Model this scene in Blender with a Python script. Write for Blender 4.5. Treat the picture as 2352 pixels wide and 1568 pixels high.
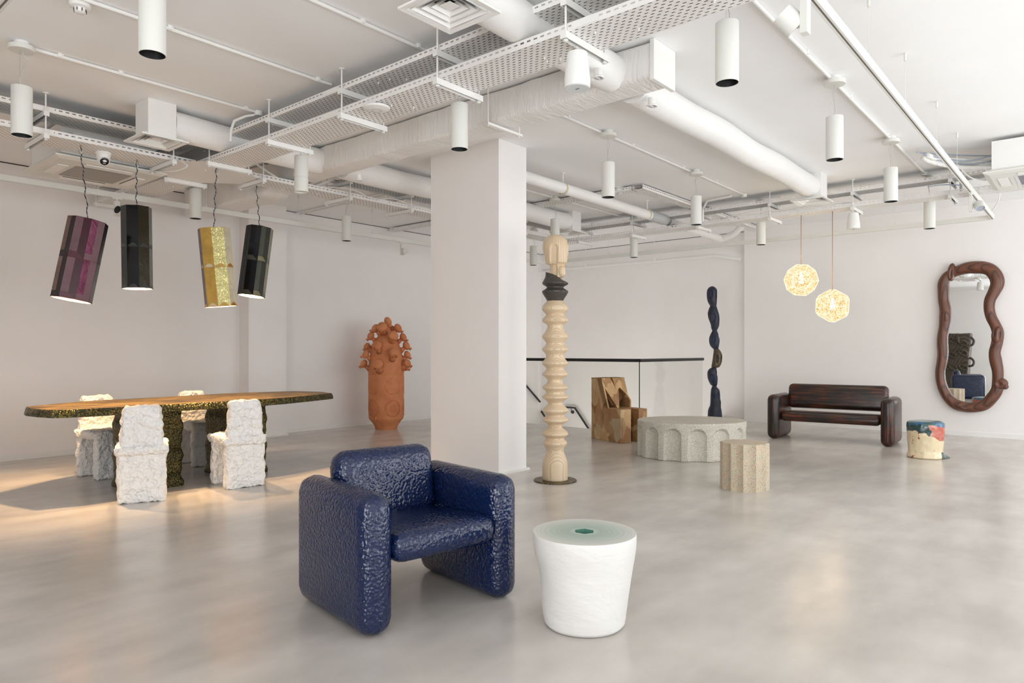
import bpy, bmesh, math, random
from mathutils import Vector, Matrix, noise
random.seed(7)
for o in list(bpy.data.objects): bpy.data.objects.remove(o)
SC = bpy.context.scene
PI = math.pi
# ------------------------------------------------------------------ camera, exposure
H, FPX, CX, HY, AZ = 1.25, 1600.0, 1176.0, 805.0, math.radians(40.2)
cam_d = bpy.data.cameras.new('camera'); cam = bpy.data.objects.new('camera', cam_d)
SC.collection.objects.link(cam); SC.camera = cam
cam.location = (0, 0, H); cam.rotation_euler = (PI/2, 0, AZ-PI/2)
cam_d.sensor_width = 36; cam_d.lens = 36*FPX/2352; cam_d.shift_y = (HY-784)/2352
cam_d.clip_start = .05; cam_d.clip_end = 200
vs = SC.view_settings; SC.display_settings.display_device = 'sRGB'
vs.view_transform = 'Standard'; vs.look = 'None'; vs.gamma = 1; vs.use_curve_mapping = False
vs.exposure = 0.1
SC.cycles.use_denoising = True; SC.cycles.denoising_prefilter = 'ACCURATE'
SC.cycles.use_adaptive_sampling = True; SC.cycles.adaptive_threshold = .015; SC.cycles.max_bounces = 9; SC.cycles.diffuse_bounces = 6; SC.cycles.glossy_bounces = 5
SC.cycles.transparent_max_bounces = 24; SC.cycles.sample_clamp_indirect = 6
SC.cycles.caustics_reflective = False; SC.cycles.caustics_refractive = False
# ------------------------------------------------------------------ daylight
W = bpy.data.worlds.new('sky'); SC.world = W; W.use_nodes = True
bg = W.node_tree.nodes['Background']; bg.inputs[0].default_value = (.86, .93, 1, 1); bg.inputs[1].default_value = .9
def area(name, loc, rot, sx, sy, power, col, spread=PI):
    l = bpy.data.lights.new(name, 'AREA'); l.shape = 'RECTANGLE'; l.size = sx; l.size_y = sy
    l.energy = power; l.color = col; l.spread = spread
    o = bpy.data.objects.new(name, l); o.location = loc; o.rotation_euler = rot; SC.collection.objects.link(o); return o
DAY = (.975, 1.0, 1.02)
WIN = [(-3.3, 2.6), (-.1, 2.6), (3.1, 2.6), (6.3, 2.6), (9.5, 2.2)]          # shop windows in the near wall: x start, width
WPOW = [7, 20, 62, 72, 58]
for (x, w), e in zip(WIN, WPOW):
    area('window_daylight', (x+w/2, -2.62, 1.6), (PI/2, 0, 0), w, 2.7, e, DAY)
area('window_daylight', (-4.12, -.1, 1.6), (PI/2, 0, -PI/2), 3.4, 2.7, 150, DAY)
for (x, w), e in zip(WIN, (62, 58, 38, 20, 12)):              # added uplights stand in for pavement bounce, brightening the ceiling
    area('bounce_fill', (x+w/2, -3.3, .25), (PI/2+math.radians(42), 0, 0), w, 1.0, e*.72, DAY)
area('bounce_fill', (-4.8, -.1, .25), (PI/2+math.radians(42), 0, -PI/2), 3.4, 1.0, 90, DAY)  # same added uplight, at the back window

area('stairwell_fill', (9.6, 7.6, -1.3), (PI/2+math.radians(40), 0, -PI/2), 3.0, 1.4, 60, (1, .97, .93))      # added fill, unseen below floor level, lifts the stair wall
# ------------------------------------------------------------------ picture ray -> place
CF = (math.cos(AZ), math.sin(AZ)); CR = (math.sin(AZ), -math.cos(AZ))
def PD(x, y, d):
    l = (x-CX)/FPX*d; return Vector((CF[0]*d+CR[0]*l, CF[1]*d+CR[1]*l, H-(y-HY)/FPX*d))
def PZ(x, y, z): return PD(x, y, FPX*(H-z)/(y-HY))
def PX(x, y, X): return PD(x, y, X/(CF[0]+CR[0]*(x-CX)/FPX))
def dep(p): return p[0]*CF[0]+p[1]*CF[1]
# ------------------------------------------------------------------ helpers
def tag(o, label=None, cat=None, group=None, kind=None):
    if label: o['label'] = label
    if cat: o['category'] = cat
    if group: o['group'] = group
    if kind: o['kind'] = kind
    return o
def thing(name, loc, label, cat, group=None, rz=0):
    o = bpy.data.objects.new(name, None); o.empty_display_size = .1; o.location = loc; o.rotation_euler = (0, 0, rz)
    SC.collection.objects.link(o); return tag(o, label, cat, group)
def obj(name, bm, mat, parent=None, smooth=False, loc=None, rz=None, auto=None):
    bmesh.ops.recalc_face_normals(bm, faces=bm.faces)
    me = bpy.data.meshes.new(name); bm.to_mesh(me); bm.free()
    for m in (mat if isinstance(mat, (list, tuple)) else [mat]): me.materials.append(m)
    if smooth:
        me.polygons.foreach_set('use_smooth', [True]*len(me.polygons))
        if auto: me.set_sharp_from_angle(angle=math.radians(auto))
    o = bpy.data.objects.new(name, me); SC.collection.objects.link(o)
    if parent: o.parent = parent
    if loc is not None: o.location = loc
    if rz is not None: o.rotation_euler = (0, 0, rz)
    return o
def struct(name, bm, mat, **k): return tag(obj(name, bm, mat, **k), kind='structure')
def box(bm, x0, x1, y0, y1, z0, z1, M=None, mi=0):
    vs_ = [bm.verts.new((x, y, z)) for x in (x0, x1) for y in (y0, y1) for z in (z0, z1)]
    fs = []
    for a in ((0,1,3,2),(4,6,7,5),(0,4,5,1),(2,3,7,6),(0,2,6,4),(1,5,7,3)):
        f = bm.faces.new([vs_[i] for i in a]); f.material_index = mi; fs.append(f)
    if M is not None:
        for v in vs_: v.co = M @ v.co
    return vs_, fs
def rbox(x0, x1, y0, y1, z0, z1, r, seg=5, cuts=0):
    bm = bmesh.new(); box(bm, x0, x1, y0, y1, z0, z1)
    bmesh.ops.bevel(bm, geom=bm.edges[:]+bm.verts[:], offset=r, segments=seg, profile=.5, affect='EDGES')
    return bm
def ring_tube(bm, pts, rad, seg=10, cap=True, closed=False, squash=None, up=None):
    pts = [Vector(p) for p in pts]; n = len(pts); rings = []; prev = None
    for i, p in enumerate(pts):
        if closed: t = pts[(i+1) % n]-pts[(i-1) % n]
        else: t = pts[min(i+1, n-1)]-pts[max(i-1, 0)]
        t.normalize()
        if up is not None: a = Vector(up)-t*t.dot(Vector(up)); a.normalize()
        else:
            a = prev-t*t.dot(prev) if prev is not None else t.orthogonal()
            if a.length < 1e-6: a = t.orthogonal()
            a.normalize()
        prev = a; b = t.cross(a)
        r = rad[i] if isinstance(rad, (list, tuple)) else rad
        ra, rb = (r*squash[0], r*squash[1]) if squash else (r, r)
        rings.append([bm.verts.new(p+a*math.cos(2*PI*k/seg)*ra+b*math.sin(2*PI*k/seg)*rb) for k in range(seg)])
    m = n if closed else n-1
    for i in range(m):
        A, B = rings[i], rings[(i+1) % n]
        for k in range(seg): bm.faces.new((A[k], A[(k+1) % seg], B[(k+1) % seg], B[k]))
    if cap and not closed:
        bm.faces.new(rings[0][::-1]); bm.faces.new(rings[-1])
    return bm
def tube(pts, rad, seg=10, **k): return ring_tube(bmesh.new(), pts, rad, seg, **k)
def lathe(bm, prof, seg=32, M=None, cap0=True, cap1=True, fn=None):
    rings = []
    for (r, z) in prof:
        ring = []
        for k in range(seg):
            a = 2*PI*k/seg; rr = fn(r, z, a) if fn else r
            co = Vector((rr*math.cos(a), rr*math.sin(a), z)); ring.append(bm.verts.new(M @ co if M is not None else co))
        rings.append(ring)
    for A, B in zip(rings, rings[1:]):
        for k in range(seg): bm.faces.new((A[k], A[(k+1) % seg], B[(k+1) % seg], B[k]))
    if cap0: bm.faces.new(rings[0][::-1])
    if cap1: bm.faces.new(rings[-1])
    return bm
def cyl(bm, x, y, z0, z1, r, seg=24, M=None): return lathe(bm, [(r, z0), (r, z1)], seg, (M if M is not None else Matrix())@Matrix.Translation((x, y, 0)))
def frame_to(p, q):
    d = (Vector(q)-Vector(p)); return Matrix.Translation(p) @ d.to_track_quat('Z', 'Y').to_matrix().to_4x4()
def smooth_path(pts, k=6, closed=False):
    P = [Vector(p) for p in pts]; n = len(P); out = []
    for i in range(n if closed else n-1):
        g = (lambda j: P[j % n]) if closed else (lambda j: P[max(0, min(n-1, j))])
        a, b, c, d = g(i-1), g(i), g(i+1), g(i+2)
        for s in range(k):
            t = s/k; out.append(.5*((2*b)+(c-a)*t+(2*a-5*b+4*c-d)*t*t+(3*b-a-3*c+d)*t**3))
    if not closed: out.append(P[-1])
    return out
def prism(poly, z0, z1, bm=None):
    bm = bm or bmesh.new(); lo = [bm.verts.new((x, y, z0)) for x, y in poly]; hi = [bm.verts.new((x, y, z1)) for x, y in poly]
    n = len(poly); bm.faces.new(lo[::-1]); bm.faces.new(hi)
    for i in range(n): bm.faces.new((lo[i], lo[(i+1) % n], hi[(i+1) % n], hi[i]))
    return bm
def subdiv(bm, size):
    for _ in range(7):
        es = [e for e in bm.edges if e.calc_length() > size*1.5]
        if not es: break
        bmesh.ops.subdivide_edges(bm, edges=es, cuts=1, use_grid_fill=True)
    bmesh.ops.triangulate(bm, faces=[f for f in bm.faces if len(f.verts) > 4])
def rough(bm, amp, sc, seed=0, floor=None, cell=False):
    bm.normal_update()
    mv = []
    for v in bm.verts:
        p = (v.co+Vector((seed*3.1, seed*1.7, seed)))*sc
        n = noise.noise(p)+.5*noise.noise(p*2.1)
        if cell: n = noise.cell(p*1.3)*.5+n*.8
        mv.append(v.co+v.normal*n*amp)
    for v, c in zip(bm.verts, mv):
        v.co = c
        if floor is not None and v.co.z < floor+.004: v.co.z = floor
# ------------------------------------------------------------------ materials
class NT:
    def __init__(s, name):
        s.m = bpy.data.materials.new(name); s.m.use_nodes = True; s.t = s.m.node_tree
        s.b = s.t.nodes['Principled BSDF']; s.out = s.t.nodes['Material Output']
    def n(s, typ, **k):
        nd = s.t.nodes.new(typ)
        for a, v in k.items(): setattr(nd, a, v)
        return nd
    def l(s, a, b): s.t.links.new(a, b)
    def co(s, scale=(1, 1, 1), which='Object'):
        tc = s.n('ShaderNodeTexCoord'); mp = s.n('ShaderNodeMapping'); mp.inputs['Scale'].default_value = scale
        s.l(tc.outputs[which], mp.inputs[0]); return mp.outputs[0]
    def noise(s, co, scale, detail=4, rough=.55, dist=0):
        nd = s.n('ShaderNodeTexNoise'); nd.inputs['Scale'].default_value = scale; nd.inputs['Detail'].default_value = detail
        nd.inputs['Roughness'].default_value = rough; nd.inputs['Distortion'].default_value = dist; s.l(co, nd.inputs['Vector']); return nd.outputs[0]
    def vor(s, co, scale, feature='F1', out=0, rnd=1):
        nd = s.n('ShaderNodeTexVoronoi', feature=feature); nd.inputs['Scale'].default_value = scale; nd.inputs['Randomness'].default_value = rnd
        s.l(co, nd.inputs['Vector']); return nd.outputs[out]
    def ramp(s, fac, stops, interp='LINEAR'):
        nd = s.n('ShaderNodeValToRGB'); nd.color_ramp.interpolation = interp; cr = nd.color_ramp
        while len(cr.elements) < len(stops): cr.elements.new(.5)
        for e, (p, c) in zip(cr.elements, stops): e.position = p; e.color = (*c, 1) if len(c) == 3 else c
        s.l(fac, nd.inputs[0]); return nd.outputs[0]
    def math(s, op, a, b=None, c=None):
        nd = s.n('ShaderNodeMath', operation=op)
        for i, v in enumerate((a, b, c)):
            if v is None: continue
            if isinstance(v, (int, float)): nd.inputs[i].default_value = v
            else: s.l(v, nd.inputs[i])
        return nd.outputs[0]
    def mix(s, f, a, b, mode='MIX'):
        nd = s.n('ShaderNodeMix', data_type='RGBA', blend_type=mode)
        for i, v in ((0, f), (6, a), (7, b)):
            if isinstance(v, (int, float)): nd.inputs[i].default_value = v
            elif isinstance(v, tuple): nd.inputs[i].default_value = (*v, 1)
            else: s.l(v, nd.inputs[i])
        return nd.outputs[2]
    def bump(s, h, strength, dist=.01):
        nd = s.n('ShaderNodeBump'); nd.inputs['Strength'].default_value = strength; nd.inputs['Distance'].default_value = dist
        s.l(h, nd.inputs['Height']); s.l(nd.outputs[0], s.b.inputs['Normal']); return nd
    def set(s, col=None, rough=None, metal=None, **k):
        for nm, v in (('Base Color', col), ('Roughness', rough), ('Metallic', metal)):
            if v is None: continue
            if isinstance(v, tuple): s.b.inputs[nm].default_value = (*v, 1)
            elif isinstance(v, (int, float)): s.b.inputs[nm].default_value = v
            else: s.l(v, s.b.inputs[nm])
        for nm, v in k.items():
            i = s.b.inputs[nm.replace('_', ' ')]
            i.default_value = (*v, 1) if isinstance(v, tuple) else v
        return s.m
def rgb(r, g, b):
    f = lambda c: (c/255)/12.92 if c <= 10 else ((c/255+.055)/1.055)**2.4
    return (f(r), f(g), f(b))
def plain(name, col, rough=.6, metal=0, var=.04, sc=6, bump=0, bsc=80, **k):
    t = NT(name); n = t.noise(t.co(), sc, 3)
    c2 = tuple(max(0, c*(1-var*2)) for c in col)
    t.set(t.ramp(n, [(.3, c2), (.7, col)]), rough, metal, **k)
    if bump: t.bump(t.noise(t.co(), bsc, 3), bump, .004)
    return t.m
M = {}
M['wall'] = plain('painted_plaster_wall', rgb(243, 240, 238), .85, var=.012, sc=2, bump=.06, bsc=60)
M['ceil'] = plain('painted_concrete_ceiling', rgb(247, 247, 247), .9, var=.012, sc=1.5, bump=.12, bsc=5)
M['white'] = plain('white_painted_metal', rgb(240, 239, 236), .45, var=.01)
M['whitem'] = plain('matt_white_lamp_paint', rgb(226, 226, 220), .55, var=.01)
M['duct'] = NT('white_wrapped_duct_insulation')
t = M['duct']; w = t.noise(t.co((1.4, 7, 1.4)), 2.6, 4, .55, 1.6); w2 = t.noise(t.co((1, 2, 1)), 6, 3, .5, .8)
t.set(rgb(240, 238, 235), .5); t.bump(t.math('ADD', w, t.math('MULTIPLY', w2, .5)), .34, .05); M['duct'] = t.m
t = NT('white_painted_round_duct'); t.set(rgb(241, 240, 238), .5); t.bump(t.noise(t.co(), 7, 3, .5, .5), .22, .02); M['duct2'] = t.m
M['black'] = plain('black_paint', (.006, .006, .007), .5)
M['blackrail'] = plain('black_metal_handrail', (.012, .012, .013), .38)
M['chrome'] = plain('steel_wire', (.55, .55, .55), .3, 1)
M['brass'] = plain('brass_hook', rgb(190, 150, 70), .3, 1)
M['cord'] = plain('clear_white_flex', rgb(205, 203, 196), .5)
M['copper'] = plain('copper_coloured_flex', rgb(190, 150, 125), .4)
M['slotfill'] = plain('grey_slot_filler', rgb(124, 122, 120), .6)  # filler colour that makes the tray slots look darker
M['blue'] = plain('blue_plastic', rgb(40, 90, 170), .4)
M['greyblue'] = plain('grey_blue_cable_jacket', rgb(165, 178, 196), .4)
M['dark'] = plain('dark_gap', (.015, .014, .013), .8)
# braided flex
t = NT('black_and_white_twisted_flex'); co = t.co(); sp = t.n('ShaderNodeSeparateXYZ'); t.l(co, sp.inputs[0])
f = t.math('FRACT', t.math('ADD', t.math('MULTIPLY', sp.outputs[2], 28), t.math('MULTIPLY', sp.outputs[0], 60)))
t.set(t.ramp(f, [(.0, (.01, .01, .01)), (.78, (.01, .01, .01)), (.8, (.5, .5, .5))], 'CONSTANT'), .6); M['flex'] = t.m
# perforated tray: real slots cut by transparency
t = NT('perforated_white_tray_metal'); co = t.co(); sp = t.n('ShaderNodeSeparateXYZ'); t.l(co, sp.inputs[0])
X, Y, Z = sp.outputs
def slot(t, u, v, pu, pv, lu, lv, stag):
    cv = t.math('FLOOR', t.math('DIVIDE', v, pv)); par = t.math('MODULO', t.math('ABSOLUTE', cv), 2.0)
    fu = t.math('ABSOLUTE', t.math('SUBTRACT', t.math('FRACT', t.math('ADD', t.math('DIVIDE', u, pu), t.math('MULTIPLY', par, stag))), .5))
    fv = t.math('ABSOLUTE', t.math('SUBTRACT', t.math('FRACT', t.math('DIVIDE', v, pv)), .5))
    return t.math('MULTIPLY', t.math('LESS_THAN', fu, lu/pu/2), t.math('LESS_THAN', fv, lv/pv/2))
geo = t.n('ShaderNodeNewGeometry'); gs = t.n('ShaderNodeSeparateXYZ'); t.l(geo.outputs['True Normal'], gs.inputs[0])
isb = t.math('GREATER_THAN', t.math('ABSOLUTE', gs.outputs[2]), .7)
sb = slot(t, X, Y, .046, .028, .021, .0070, .5)
sf = slot(t, X, Z, .050, .060, .027, .010, 0)
mask = t.math('ADD', t.math('MULTIPLY', sb, isb), t.math('MULTIPLY', sf, t.math('SUBTRACT', 1, isb)))
t.set(rgb(238, 236, 233), .45)
tr = t.n('ShaderNodeBsdfTransparent'); mx = t.n('ShaderNodeMixShader'); t.l(mask, mx.inputs[0]); t.l(t.b.outputs[0], mx.inputs[1]); t.l(tr.outputs[0], mx.inputs[2])
t.l(mx.outputs[0], t.out.inputs[0]); M['tray'] = t.m
# polished concrete
t = NT('polished_concrete_floor'); co = t.co()
a = t.noise(co, .6, 2, .5); b = t.noise(co, 3.0, 3, .5); c = t.noise(t.co((.7, 2.0, 1)), 1.7, 4, .5)
f = t.math('ADD', t.math('MULTIPLY', a, .45), t.math('ADD', t.math('MULTIPLY', b, .2), t.math('MULTIPLY', c, .35)))
col = t.ramp(f, [(.34, rgb(174, 169, 162)), (.5, rgb(197, 191, 184)), (.66, rgb(216, 211, 205))])
fine = t.noise(t.co((1, 1, 1)), 16, 1, .5); col = t.mix(t.math('MULTIPLY', fine, .06), col, rgb(150, 143, 134))
t.set(col, t.ramp(t.noise(co, 1.6, 3, .5), [(.1, (.18,)*3), (.9, (.29,)*3)]))
t.b.inputs['Specular IOR Level'].default_value = .75
M['floor'] = t.m
# navy glossy orange-peel
t = NT('glossy_navy_hammered_lacquer'); co = t.co(); nw = t.n('ShaderNodeVectorMath', operation='MULTIPLY_ADD')
nn = t.n('ShaderNodeTexNoise'); nn.inputs['Scale'].default_value = 9; nn.inputs['Detail'].default_value = 1; t.l(co, nn.inputs['Vector'])
t.l(nn.outputs[1], nw.inputs[0]); nw.inputs[1].default_value = (.03,)*3; t.l(co, nw.inputs[2])
v = t.n('ShaderNodeTexVoronoi', feature='SMOOTH_F1'); v.inputs['Scale'].default_value = 72; v.inputs['Smoothness'].default_value = .75; t.l(nw.outputs[0], v.inputs['Vector'])
t.set(rgb(13, 29, 66), .12); t.b.inputs['Specular IOR Level'].default_value = .6
t.bump(t.math('MULTIPLY', v.outputs[0], -1.0), .8, .0062); M['navy'] = t.m
# rough white plaster (chairs)
t = NT('hand_worked_white_plaster'); co = t.co()
n1 = t.vor(t.co((1, 1, 1.3)), 24, 'F1', 0); n0 = t.n('ShaderNodeTexNoise'); n0.inputs['Scale'].default_value = 13; n0.inputs['Detail'].default_value = 2; t.l(co, n0.inputs['Vector'])
wv = t.n('ShaderNodeVectorMath', operation='MULTIPLY_ADD'); t.l(n0.outputs[1], wv.inputs[0]); wv.inputs[1].default_value = (.09,)*3; t.l(co, wv.inputs[2]); n1 = t.vor(wv.outputs[0], 26); n2 = t.noise(wv.outputs[0], 30, 3, .6, .4)
t.set(rgb(241, 239, 236), .75); t.bump(t.math('ADD', n1, t.math('MULTIPLY', n2, .6)), .85, .022); M['plaster'] = t.m
# bronze table
t = NT('textured_bronze'); co = t.co(); v = t.n('ShaderNodeTexVoronoi', feature='SMOOTH_F1'); v.inputs['Scale'].default_value = 64; v.inputs['Smoothness'].default_value = .35
t.l(co, v.inputs['Vector']); lw = t.noise(t.co((1, 5, 1)), 3.5, 4, .6, .5); n = t.noise(co, 30, 3)
t.set(t.mix(t.ramp(t.math('ADD', t.math('MULTIPLY', v.outputs[0], .8), t.math('MULTIPLY', lw, .45)), [(.2, rgb(190, 165, 75)), (.45, rgb(116, 98, 45)), (.75, rgb(48, 44, 28))]), (0, 0, 0), (0, 0, 0), 'MIX') if False else
      t.ramp(t.math('ADD', t.math('MULTIPLY', v.outputs[0], .8), t.math('MULTIPLY', lw, .45)), [(.15, rgb(168, 154, 84)), (.4, rgb(118, 106, 56)), (.7, rgb(58, 55, 36))]), .36, .75)
t.bump(t.math('ADD', t.math('MULTIPLY', v.outputs[0], -1), t.math('MULTIPLY', n, .3)), .8, .012); M['bronze'] = t.m
t = NT('brushed_bronze_table_top'); lw = t.noise(t.co((.5, 4.5, 1)), 3.6, 6, .7, .2); n = t.noise(t.co((3, 30, 1)), 4, 4, .6)
t.set(t.ramp(t.math('ADD', t.math('MULTIPLY', lw, .65), t.math('MULTIPLY', n, .35)), [(.42, rgb(34, 27, 17)), (.5, rgb(98, 76, 36)), (.58, rgb(158, 130, 62))]), .45, .6)
t.bump(t.noise(t.co((4, 22, 1)), 8, 4), .5, .006); M['bronzetop'] = t.m
# wood with growth rings: rings(t, axis offset, freq, squash)
def wood(name, c0, c1, c2, freq=60, off=(.3, .1), zs=.12, rough=.45, wob=.05, coat=0, line=.8, bump=.12, rot=None):
    t = NT(name); co = t.co()
    mp = t.n('ShaderNodeMapping'); mp.inputs['Location'].default_value = (off[0], off[1], 0); mp.inputs['Scale'].default_value = (1, 1, zs)
    if rot: mp.inputs['Rotation'].default_value = rot
    t.l(co, mp.inputs[0]); nn = t.n('ShaderNodeTexNoise'); nn.inputs['Scale'].default_value = 2.6; nn.inputs['Detail'].default_value = 3; t.l(mp.outputs[0], nn.inputs['Vector'])
    ma = t.n('ShaderNodeVectorMath', operation='MULTIPLY_ADD'); t.l(nn.outputs[1], ma.inputs[0]); ma.inputs[1].default_value = (wob*2, wob*2, wob*2); t.l(mp.outputs[0], ma.inputs[2])
    sx = t.n('ShaderNodeSeparateXYZ'); t.l(ma.outputs[0], sx.inputs[0])
    r = t.math('SQRT', t.math('ADD', t.math('MULTIPLY', sx.outputs[0], sx.outputs[0]), t.math('ADD', t.math('MULTIPLY', sx.outputs[1], sx.outputs[1]), t.math('MULTIPLY', sx.outputs[2], sx.outputs[2]))))
    f = t.math('FRACT', t.math('MULTIPLY', r, freq)); g = t.noise(t.co((60, 60, 3)), 3, 3)
    c = t.ramp(f, [(0, c0), (.55, c1), (line, c2), (1, c0)]); c = t.mix(t.math('MULTIPLY', g, .25), c, c2)
    t.set(c, rough); t.b.inputs['Coat Weight'].default_value = coat; t.b.inputs['Coat Roughness'].default_value = .25
    t.bump(f, bump, .002); return t.m
M['ash'] = wood('pale_sanded_ash_wood', rgb(228, 208, 180), rgb(222, 201, 171), rgb(200, 172, 138), 75, (-.02, -.34), .10, .5, .05, line=.88)
M['ashhead'] = wood('pale_ash_straight_grain', rgb(228, 208, 180), rgb(222, 201, 171), rgb(196, 166, 130), 70, (.55, -.12), .07, .5, .09, line=.88)
M['ashdark'] = wood('charred_black_ash_wood', rgb(62, 59, 56), rgb(46, 44, 43), rgb(96, 88, 78), 85, (-.02, -.34), .10, .5, .035, line=.86)
M['walnut'] = wood('oiled_walnut', rgb(118, 72, 50), rgb(100, 58, 40), rgb(62, 34, 24), 26, (.9, .2), .35, .42, .09, .2, .8)
M['carved'] = wood('dark_carved_oak', rgb(96, 84, 66), rgb(72, 63, 50), rgb(34, 30, 26), 22, (.4, .3), .3, .5, .08, .1, .8)
for ax, sc1, sc2 in (('X', (.7, 9, 9), (.8, 22, 22)), ('Z', (9, 9, .7), (22, 22, .8))):
    t = NT('dark_lacquered_pine'+ax); st = t.noise(t.co(sc1), 3, 6, .62, .5); v = t.noise(t.co((1, 1, 1)), 3.5, 3, .5, .6)
    st2 = t.noise(t.co(sc2), 3, 4, .6)
    t.set(t.mix(t.ramp(v, [(.42, (0, 0, 0)), (.62, (1, 1, 1))]), t.ramp(st2, [(.38, rgb(16, 14, 14)), (.5, rgb(34, 30, 28)), (.62, rgb(78, 46, 26))]), t.ramp(st2, [(.38, rgb(28, 16, 14)), (.5, rgb(60, 26, 20)), (.62, rgb(118, 58, 28))])), .34)
    t.b.inputs['Coat Weight'].default_value = .1; t.bump(st2, .15, .003); M['pine'+ax] = t.m
# terracotta
t = NT('terracotta_clay'); n = t.noise(t.co(), 5, 5, .6, .4)
t.set(t.ramp(n, [(.3, rgb(192, 116, 72)), (.7, rgb(214, 142, 96))]), .72); t.bump(t.noise(t.co(), 60, 3), .15, .003); M['terra'] = t.m
# aggregate concrete
def aggregate(name, base, chips, scale, rough=.8, thr=.5, pit=True):
    t = NT(name); co = t.co(); cc = t.n('ShaderNodeTexVoronoi', feature='F1'); cc.inputs['Scale'].default_value = scale; t.l(co, cc.inputs['Vector'])
    s = t.n('ShaderNodeSeparateColor'); t.l(cc.outputs[1], s.inputs[0])
    ch = t.ramp(s.outputs[0], [(i/len(chips), c) for i, c in enumerate(chips)], 'CONSTANT')
    m = t.math('MULTIPLY', t.math('LESS_THAN', cc.outputs[0], .48), t.math('GREATER_THAN', s.outputs[1], thr))
    bn = t.ramp(t.noise(co, 6, 4), [(.3, tuple(c*.86 for c in base)), (.7, base)])
    t.set(t.mix(m, bn, ch), rough)
    pits = t.math('GREATER_THAN', t.noise(co, 55, 3), .66)
    t.bump(t.math('SUBTRACT', t.noise(co, 90, 3), pits), .25 if pit else .08, .005); return t.m
M['granite'] = aggregate('cast_aggregate_stone', rgb(204, 199, 186), [rgb(176, 171, 158), rgb(140, 136, 126), rgb(218, 213, 199), rgb(188, 181, 162), rgb(112, 108, 100), rgb(224, 220, 208)], 190, .85, .3)
M['terrazzo'] = aggregate('green_and_pink_terrazzo', rgb(198, 190, 168), [rgb(212, 154, 118), rgb(158, 164, 138), rgb(214, 200, 176), rgb(208, 146, 108), rgb(112, 112, 98), rgb(216, 166, 132)], 170, .6, .3, False)
# stool sides and laminated top
t = NT('smooth_white_plaster'); n = t.noise(t.co((1, 1, 1.5)), 5, 3, .5, .5); n2 = t.noise(t.co((1, 1, 4)), 11, 2, .5, .8)
t.set(rgb(224, 222, 218), .5); t.bump(t.math('ADD', n, t.math('MULTIPLY', n2, .12)), .34, .03); M['porcelain'] = t.m
t = NT('pale_green_laminated_rings'); co = t.co(); sp = t.n('ShaderNodeSeparateXYZ'); t.l(co, sp.inputs[0])
r = t.math('SQRT', t.math('ADD', t.math('MULTIPLY', sp.outputs[0], sp.outputs[0]), t.math('MULTIPLY', sp.outputs[1], sp.outputs[1])))
rr = t.math('ADD', r, t.math('MULTIPLY', t.noise(co, 3.5, 2), .012))
rings = t.n('ShaderNodeCombineXYZ'); t.l(t.math('MULTIPLY', rr, 1), rings.inputs[0]); rn = t.noise(rings.outputs[0], 170, 3, .7)
base = t.ramp(t.math('MULTIPLY', r, 4.2), [(.0, rgb(110, 150, 138)), (.2, rgb(196, 208, 198)), (.32, rgb(168, 184, 172)), (.65, rgb(196, 205, 195)), (.86, rgb(222, 220, 212)), (1, rgb(228, 225, 218))])
t.set(t.mix(t.ramp(rn, [(.35, (0, 0, 0)), (.75, (.8, .8, .8))]), base, rgb(120, 140, 130)), .35); M['rings'] = t.m
M['jade'] = plain('glazed_green_inside', rgb(90, 140, 122), .3)
# cardboard / kraft tape patches
t = NT('layered_kraft_tape'); co = t.co(); v1 = t.n('ShaderNodeTexVoronoi', feature='F1', distance='CHEBYCHEV'); v1.inputs['Scale'].default_value = 7.5
mp = t.n('ShaderNodeMapping'); mp.inputs['Rotation'].default_value = (.5, .7, .3); mp.inputs['Scale'].default_value = (1.6, 1, .7); t.l(co, mp.inputs[0]); t.l(mp.outputs[0], v1.inputs['Vector'])
s = t.n('ShaderNodeSeparateColor'); t.l(v1.outputs[1], s.inputs[0])
c = t.ramp(s.outputs[0], [(0, rgb(168, 132, 88)), (.2, rgb(196, 158, 112)), (.38, rgb(146, 104, 62)), (.55, rgb(182, 164, 132)), (.68, rgb(158, 116, 70)), (.84, rgb(206, 176, 132))], 'CONSTANT')
t.set(t.mix(.18, c, t.ramp(t.noise(co, 9), [(.3, rgb(120, 84, 48)), (.7, rgb(220, 190, 150))])), .6); t.bump(s.outputs[1], .15, .004); M['kraft'] = t.m
M['kraftdark'] = plain('brown_board', rgb(120, 86, 50), .8)
# glaze stool
t = NT('marbled_ceramic_glaze'); co = t.co(); sp = t.n('ShaderNodeSeparateXYZ'); t.l(co, sp.inputs[0])
d = t.math('ADD', sp.outputs[2], t.math('MULTIPLY', t.math('SUBTRACT', t.noise(co, 6, 3), .5), .16))
dx = t.math('ADD', t.math('MULTIPLY', sp.outputs[0], .62), t.math('MULTIPLY', sp.outputs[1], -.78))       # local: right of picture
lev = t.math('ADD', d, t.math('MULTIPLY', dx, -.12))
zone = t.math('ADD', dx, t.math('MULTIPLY', t.math('SUBTRACT', t.noise(co, 7, 3), .5), .2))
cream = t.ramp(t.noise(co, 16, 3, .6), [(.0, rgb(222, 206, 172)), (.62, rgb(226, 208, 172)), (.66, rgb(150, 62, 46)), (.8, rgb(130, 46, 38))], 'LINEAR')
up = t.mix(t.math('GREATER_THAN', zone, -.055), rgb(36, 66, 68), t.ramp(t.noise(co, 9, 4), [(.4, rgb(186, 84, 62)), (.65, rgb(208, 140, 124))]))
c = t.mix(t.math('GREATER_THAN', t.math('ADD', d, t.math('MULTIPLY', zone, .42)), .245), cream, up)
c = t.mix(t.math('GREATER_THAN', d, .385), c, t.ramp(t.noise(co, 8, 3), [(.45, rgb(52, 100, 140)), (.56, rgb(52, 92, 92))]))
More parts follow.
